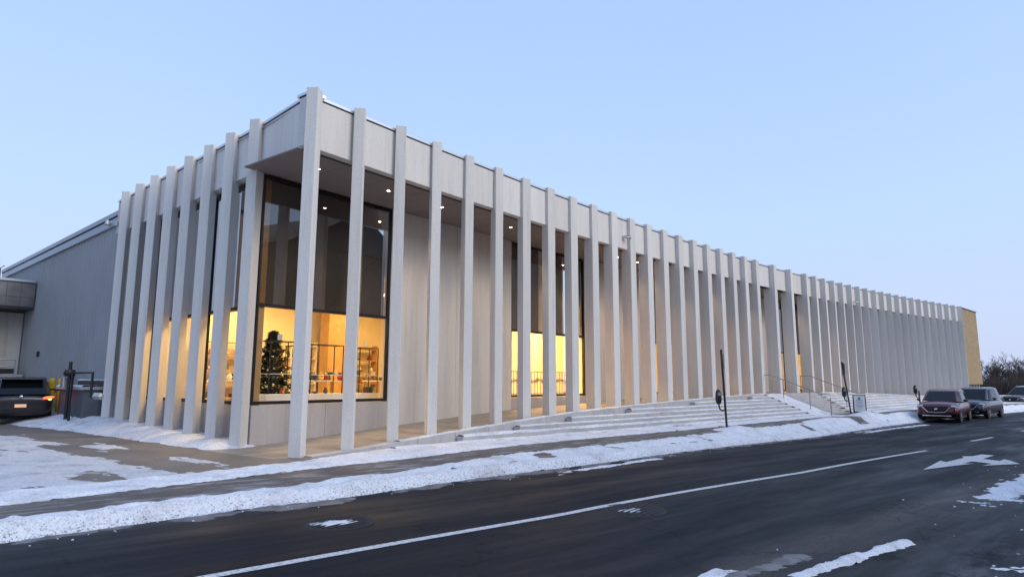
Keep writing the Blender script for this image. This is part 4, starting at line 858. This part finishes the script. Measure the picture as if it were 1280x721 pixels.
# ------------------------------------------------------------------ street furniture
def meter(s, t, lean, zsink, label, h=2.6, sign=True):
    z = float(z_ground(s, t)); p = P(s, t, z - zsink); e = empty('parking_meter', p)
    top = Vector((-lean, -.02, h)); m = MB(); m.tube([(0, 0, 0), top], .035, 10); m.build('pole', 'dark_steel', e)
    if sign: c = top * .86; m = MB(); m.box((c.x + .0, c.y, c.z), (.018, .32, .62), R(-14)); m.build('sign_plate', 'dark_steel', e, bevel=.004)
    if sign: c2 = top * .86 + Vector((.055, 0, 0)); m = MB(); m.box(c2, (.012, .30, .5), R(-14)); m.build('sign_plate', 'galv', e)
    a = top * (.27 if sign else .7); m = MB(); m.tube([a, a + Vector((-.12, -.02, -.02)), a + Vector((-.20, -.04, .05)), a + Vector((-.22, -.04, .20))], .026, 8); m.build('arm', 'dark_steel', e)
    hb = a + Vector((-.22, -.04, .18)); m = MB(); m.lathe([(.045, 0), (.085, .06), (.10, .16), (.095, .28), (.09, .36), (.06, .44), (.02, .47)], 14, hb); m.build('meter_head', 'dark_steel', e, smooth=True)
    m = MB(); m.box(hb + Vector((.0, -.098, .32)), (.09, .02, .09)); m.build('display', 'galv', e); tag(e, label, 'parking meter', None); return e
meter(13.5, 3.42, .09, .12, 'dark parking meter pole standing in the snow verge before the stepped plinth', 2.62)
meter(27.3, 3.05, .30, .05, 'leaning dark parking meter pole in the snow mound by the entrance stair', 2.5)
meter(35.2, 3.75, .02, .1, 'parking meter half hidden behind the dark red car', 1.15, False)
# folding notice board
e = empty('notice_board', P(28.6, 3.0, float(z_walk(28)) + .01), R(-24))
for sy, r_ in ((-1, .16), (1, -.16)):
    m = MB(); m.box((0, sy * .14, .45), (.54, .03, .86), rot=Matrix.Rotation(r_ * -1, 4, 'X')); pb = m.build('frame', 'dark_steel', e, bevel=.006)
    m = MB(); m.box((0, sy * .160, .46), (.47, .014, .76), rot=Matrix.Rotation(r_ * -1, 4, 'X')); m.build('poster', 'white_paint', e)
def bar(x, z, w, h):
    m = MB(); y = -.16 - .0125 + (z - .46) * math.tan(.16); m.box((x, y, z), (w, .006, h), rot=Matrix.Rotation(-.16, 4, 'X')); m.build('print', 'blue_print', e)
bar(0, .72, .10, .10); bar(0, .62, .26, .025)
for z, w in ((.54, .3), (.49, .22), (.40, .32), (.35, .30), (.30, .26), (.22, .18)): bar(0, z, w, .012)
tag(e, 'white folding notice board in a dark frame on the sidewalk by the steps', 'notice board')
# handrails
def handrail(s, label, t0=-.15):
    e = empty('handrail', P(s, 1.4, -.58)); o = e.location
    zs = lambda t: -.58 - .125 * max(0, min(7, (t - .34) / .31 + .5))
    pts = [P(s, t0, zs(t0)), P(s, t0, zs(t0) + .88), P(s, .3, -.58 + .90), P(s, 2.6, -1.46 + .90), P(s, 3.0, -1.46 + .90), P(s, 3.0, -1.50)]
    m = MB(); m.tube([p - o for p in pts], .022, 8); m.build('rail', 'rail_steel', e, smooth=True)
    for t in (.9, 2.1): m = MB(); f = (t - .3) / 2.3; m.tube([P(s, t, zs(t) - .02) - o, P(s, t, (-.58 * (1 - f) - 1.46 * f) + .9) - o], .018, 8); m.build('post', 'rail_steel', e)
    tag(e, label, 'handrail')
handrail(24.95, 'steel handrail beside the snowy left half of the entrance stair'); handrail(29.5, 'steel handrail running down towards the notice board')

# ------------------------------------------------------------------ vehicles
def car(name, label, loc, rz, paint, L=4.4, Wd=1.84, H=1.62, hatch=False, lit=False):
    e = empty(name, loc, rz); hw = Wd / 2; sx = L / 4.4; zb = .98 if not hatch else .93
    st = [(-2.2, .46, .72, .80, .74), (-2.14, .36, .92, .98, .86), (-1.85, .29, .98, 1.0, .96), (-1.35, .26, 1.0, 1.0, 1), (-.6, .25, .99, 1.0, 1), (.3, .25, .97, 1.0, 1), (.95, .25, .96, 1.03, 1), (1.4, .26, .93, 1.02, .99), (1.8, .28, .88, .97, .96), (2.05, .31, .79, .88, .89), (2.16, .36, .66, .74, .80), (2.2, .44, .56, .60, .72)]
    if hatch: st[0] = (-2.2, .34, .80, .88, .80); st[1] = (-2.14, .28, .94, 1.0, .90)
    m = MB(); rings = []
    for x, b_, s_, t_, w_ in st:
        w = hw * w_; k = zb / 1.0; half = [(0, b_), (w * .80, b_), (w * .95, b_ + .09), (w, b_ + (s_ * k - b_) * .45), (w * .985, b_ + (s_ * k - b_) * .8), (w * .94, s_ * k), (w * .80, s_ * k + (t_ - s_) * .6), (w * .42, t_ * k), (0, t_ * k + .01)]
        ring = [(x * sx, y, z) for y, z in half] + [(x * sx, -y, z) for y, z in half[-2:0:-1]]; rings.append([m.bm.verts.new(p) for p in ring])
    n = len(rings[0])
    for a, c in zip(rings, rings[1:]):
        for k in range(n): m.bm.faces.new((a[k], a[(k + 1) % n], c[(k + 1) % n], c[k]))
    m.bm.faces.new(rings[0][::-1]); m.bm.faces.new(rings[-1])
    body = m.build('body', paint, e, smooth=True); sd = body.modifiers.new('sub', 'SUBSURF'); sd.levels = 2; sd.render_levels = 2
    # greenhouse
    rr_ = -1.55 if not hatch else -1.2
    belt = [(1.12 * sx, .74), (.62 * sx, .86), (-.7 * sx, .87), (-1.7 * sx, .82), (-2.08 * sx, .66)]; roof = [(.26 * sx, .60), (.03 * sx, .66), (-.7 * sx, .68), (rr_ * sx, .64), ((rr_ - .22) * sx, .57)]
    k = hw / .92; zr = [H - .09, H - .04, H, H - .05, H - .11]; zB = [zb + .03, zb, zb - .01, zb, zb + .02]
    m = MB(); mid = lambda a, b2, f: a + (b2 - a) * f
    def ringpts(f, out=0):
        pts = [(mid(b1[0], r1[0], f), mid(b1[1], r1[1], f) * k + out, mid(z0, z1, f)) for b1, r1, z0, z1 in zip(belt, roof, zB, zr)]
        return pts + [(x, -y, z) for x, y, z in pts[::-1]]
    rows = [[m.bm.verts.new(p) for p in ringpts(f)] for f in (0, .5, .92, 1.0)]
    n = len(rows[0])
    for a, c in zip(rows, rows[1:]):
        for q_ in range(n): m.bm.faces.new((a[q_], a[(q_ + 1) % n], c[(q_ + 1) % n], c[q_]))
    top = rows[-1]; half = n // 2
    for q_ in range(half - 1): m.bm.faces.new((top[q_], top[q_ + 1], top[n - 2 - q_], top[n - 1 - q_]))
    cab = m.build('cabin', paint, e, smooth=True, bevel=0); bv = cab.modifiers.new('edge', 'BEVEL'); bv.width = .05; bv.segments = 3; bv.angle_limit = R(25)
    def gl(idx0, idx1, f0, f1, i0, i1, name):
        A, B = ringpts(f0), ringpts(f1); a, b2, c, d_ = Vector(A[idx0]), Vector(A[idx1]), Vector(B[idx1]), Vector(B[idx0])
        p = [a.lerp(b2, i0), a.lerp(b2, i1), d_.lerp(c, i1), d_.lerp(c, i0)]; nn = (p[1] - p[0]).cross(p[3] - p[0]).normalized(); ctr = (a + c) / 2
        if nn.dot(ctr - Vector((-.5, 0, 1.2))) < 0: nn = -nn
        g1 = MB(); g1.quad(*[v + nn * .008 for v in p]); return g1.build(name, 'car_glass', e)
    gl(9, 0, .03, .95, .04, .96, 'windshield'); gl(4, 5, .12 if not hatch else .0, .88 if not hatch else .97, .08 if not hatch else .03, .92 if not hatch else .97, 'rear_window')
    for a, c in ((1, 2), (2, 3)):
        gl(a, c, .05, .9, .03, .97, 'side_window'); gl(9 - a, 9 - c, .05, .9, .03, .97, 'side_window')
    gl(0, 1, .06, .86, .35, .97, 'quarter_window'); gl(9, 8, .06, .86, .35, .97, 'quarter_window')
    # wheels
    for wx in (1.36 * sx, -1.33 * sx):
        for sy in (-1, 1):
            m = MB(); m.lathe([(.395, -.02), (.395, .012), (.30, .014)], 24); a = m.build('wheel_arch', 'rubber', e); a.rotation_euler = (R(90) * -sy, 0, 0); a.location = (wx, sy * (hw - .055), .37)
            m = MB(); m.lathe([(.20, -.11), (.31, -.11), (.34, -.085), (.34, .085), (.31, .11), (.20, .11)], 24); wv = m.build('wheel', 'rubber', e); wv.rotation_euler = (R(90) * -sy, 0, 0); wv.location = (wx, sy * (hw - .15), .34)
            m = MB(); m.lathe([(.215, .095), (.215, .118), (.19, .105), (.05, .112), (.03, .125)], 20)
            for q_ in range(5): m.box((.115 * math.cos(q_ * 1.2566), .115 * math.sin(q_ * 1.2566), .112), (.19, .05, .02), q_ * 1.2566)
            rm = m.build('rim', 'rim', wv)
    for sy in (-1, 1):
        m = MB(); m.ball((.62 * sx, sy * (hw + .08), zb + .08), .10, (.55, 1.0, .7), 10, 6); m.build('mirror', paint, e, smooth=True)
        m = MB(); m.ball((0, 0, 0), .5, (.22, .42, .13), 12, 8); hl = m.build('headlight', 'lens_clear', e, smooth=True); hl.location = (2.00 * sx, sy * hw * .73, .775); hl.rotation_euler = (R(-8) * sy, R(8), R(-28) * sy)
        m = MB(); m.ball((0, 0, 0), .5, (.10, .30, .10), 10, 6); fl_ = m.build('fog_light', 'rubber', e, smooth=True); fl_.location = (2.13 * sx, sy * hw * .66, .46); fl_.rotation_euler = (0, 0, R(-20) * sy)
        m = MB(); m.ball((0, 0, 0), .5, (.16, .52, .09) if hatch else (.16, .34, .12), 12, 6); tl = m.build('tail_light', 'tail_lit' if lit else 'tail_red', e, smooth=True); tl.location = ((-2.11 if hatch else -2.07) * sx, sy * hw * .70, .83); tl.rotation_euler = (R(10) * sy, 0, R(20) * sy)
        if lit: m = MB(); m.ball((0, 0, 0), .5, (.07, .13 if sy > 0 else .18, .10), 10, 6); t2 = m.build('brake_glow', 'tail_hot', e, smooth=True); t2.location = (-2.13 * sx, sy * hw * .80, .80)
    g1 = MB(); gp = [(-.46, .77), (.46, .77), (.50, .68), (.34, .50), (-.34, .50), (-.50, .68)]; g1.hexa([Vector((2.0 * sx, y * k, z)) for y, z in gp], [Vector(((2.262 - abs(y) * .12 - max(0, z - .66) * .5) * sx, y * k, z)) for y, z in gp]); g1.build('grille', 'rubber', e)
    m = MB(); m.tube([((2.268 - abs(y) * .14) * sx, y * k, z) for y, z in ((-.60, .77), (-.50, .66), (-.35, .50), (0, .475), (.35, .50), (.50, .66), (.60, .77))], .018, 6); m.build('grille_trim', 'chrome', e)
    m = MB(); m.ball((2.265 * sx, 0, .64), .07, (.3, 1.2, .8), 10, 6); m.build('emblem', 'chrome', e, smooth=True)
    m = MB(); m.box((2.17 * sx, 0, .33), (.08, 1.2, .05)); m.build('bumper_trim', 'chrome', e, bevel=.01)
    m = MB(); m.box((0, 0, .26), (3.5 * sx, Wd * .86, .14)); m.build('underbody', 'rubber', e)
    m = MB(); m.box((-2.205 * sx, 0, .60), (.02, .30, .10)); m.build('number_plate', 'plate_lit' if lit else 'plate_white', e)
    m = MB(); m.ball((-2.19 * sx, 0, .88), .06, (.25, 1, .85), 10, 6); m.build('rear_emblem', 'chrome', e, smooth=True)
    m = MB(); m.box((-2.14 * sx, 0, .40), (.12, 1.25, .10)); m.build('rear_bumper_trim', 'rubber', e, bevel=.02)
    if hatch: m = MB(); m.box(((rr_ - .33) * sx, 0, H - .10), (.34, 1.1, .03), rot=Matrix.Rotation(R(8), 4, 'Y')); m.build('spoiler', paint, e, bevel=.01)
    tag(e, label, 'car'); return e
def road_car(s, t, turn, *a, **k): car(*a[:2], P(s, t, float(z_road(s)) + .004), HD(s) + math.pi + turn, *a[2:], **k)
road_car(34.0, 5.2, R(6), 'parked_car', 'dark red parked car with chrome edged grille at the kerb', 'paint_red', H=1.60)
road_car(39.9, 5.15, R(2), 'parked_car', 'silver grey parked car behind the dark red one', 'paint_grey', H=1.68, L=4.5)
car('parked_car', 'dark pickup-sized car parked near the concrete barrier', (40.6, 50.6, float(z_road(60)) + CAMZ + .004), R(205), 'paint_dark', H=1.7, L=4.6)
cx_, cy_ = -17.1, 20.7
car('hatchback', 'dirty black hatchback with lit tail lights standing in the driveway', (cx_, cy_ + 1.6, dz_at(cx_, cy_ + 1.6) + CAMZ + .004), R(128.5), 'paint_black', H=1.52, L=4.3, Wd=1.79, hatch=True, lit=True)

# ------------------------------------------------------------------ houses and trees across the street (mirrored in the glazing)
def house(s, t, w, d, eave, ridge, label):
    e = empty('brick_house', P(s, t, float(z_road(s))), HD(s)); m = MB(); m.box((0, 0, eave / 2), (w, d, eave)); m.build('wall', 'house_brick', e)
    m = MB(); m.hexa([Vector((-w / 2 - .3, -d / 2 - .3, eave)), Vector((w / 2 + .3, -d / 2 - .3, eave)), Vector((w / 2 + .3, d / 2 + .3, eave)), Vector((-w / 2 - .3, d / 2 + .3, eave))], [Vector((-.05, -d / 2 - .3, ridge)), Vector((.05, -d / 2 - .3, ridge)), Vector((.05, d / 2 + .3, ridge)), Vector((-.05, d / 2 + .3, ridge))]); m.build('roof', 'house_roof', e)
    for z in np.arange(1.6, eave - .8, 2.8):
        for x in np.linspace(-w / 2 + 1.2, w / 2 - 1.2, 3): m = MB(); m.box((x, d / 2 + .01, z), (.9, .06, 1.5)); m.build('window', 'car_glass', e)
    tag(e, label, 'house')
house(10.5, 30, 12, 10, 12, 15.5, 'dark brick gabled house across the street mirrored in the shop glass'); house(31, 30, 12, 10, 12.5, 16, 'tall brick gabled house with slate roof across the street by the turning lane'); house(-9, 32, 13, 10, 8, 12.5, 'low brick gabled house behind the photographer')
house(-9.5, -29, 10, 10, 11, 14, 'brick house beyond the driveway mirrored in the left glazing')
tube_tree('street_tree', P(20.5, 24, -1.8), 17, 301, 'tall bare street tree between the gabled brick houses', None, .6, 4, .02)
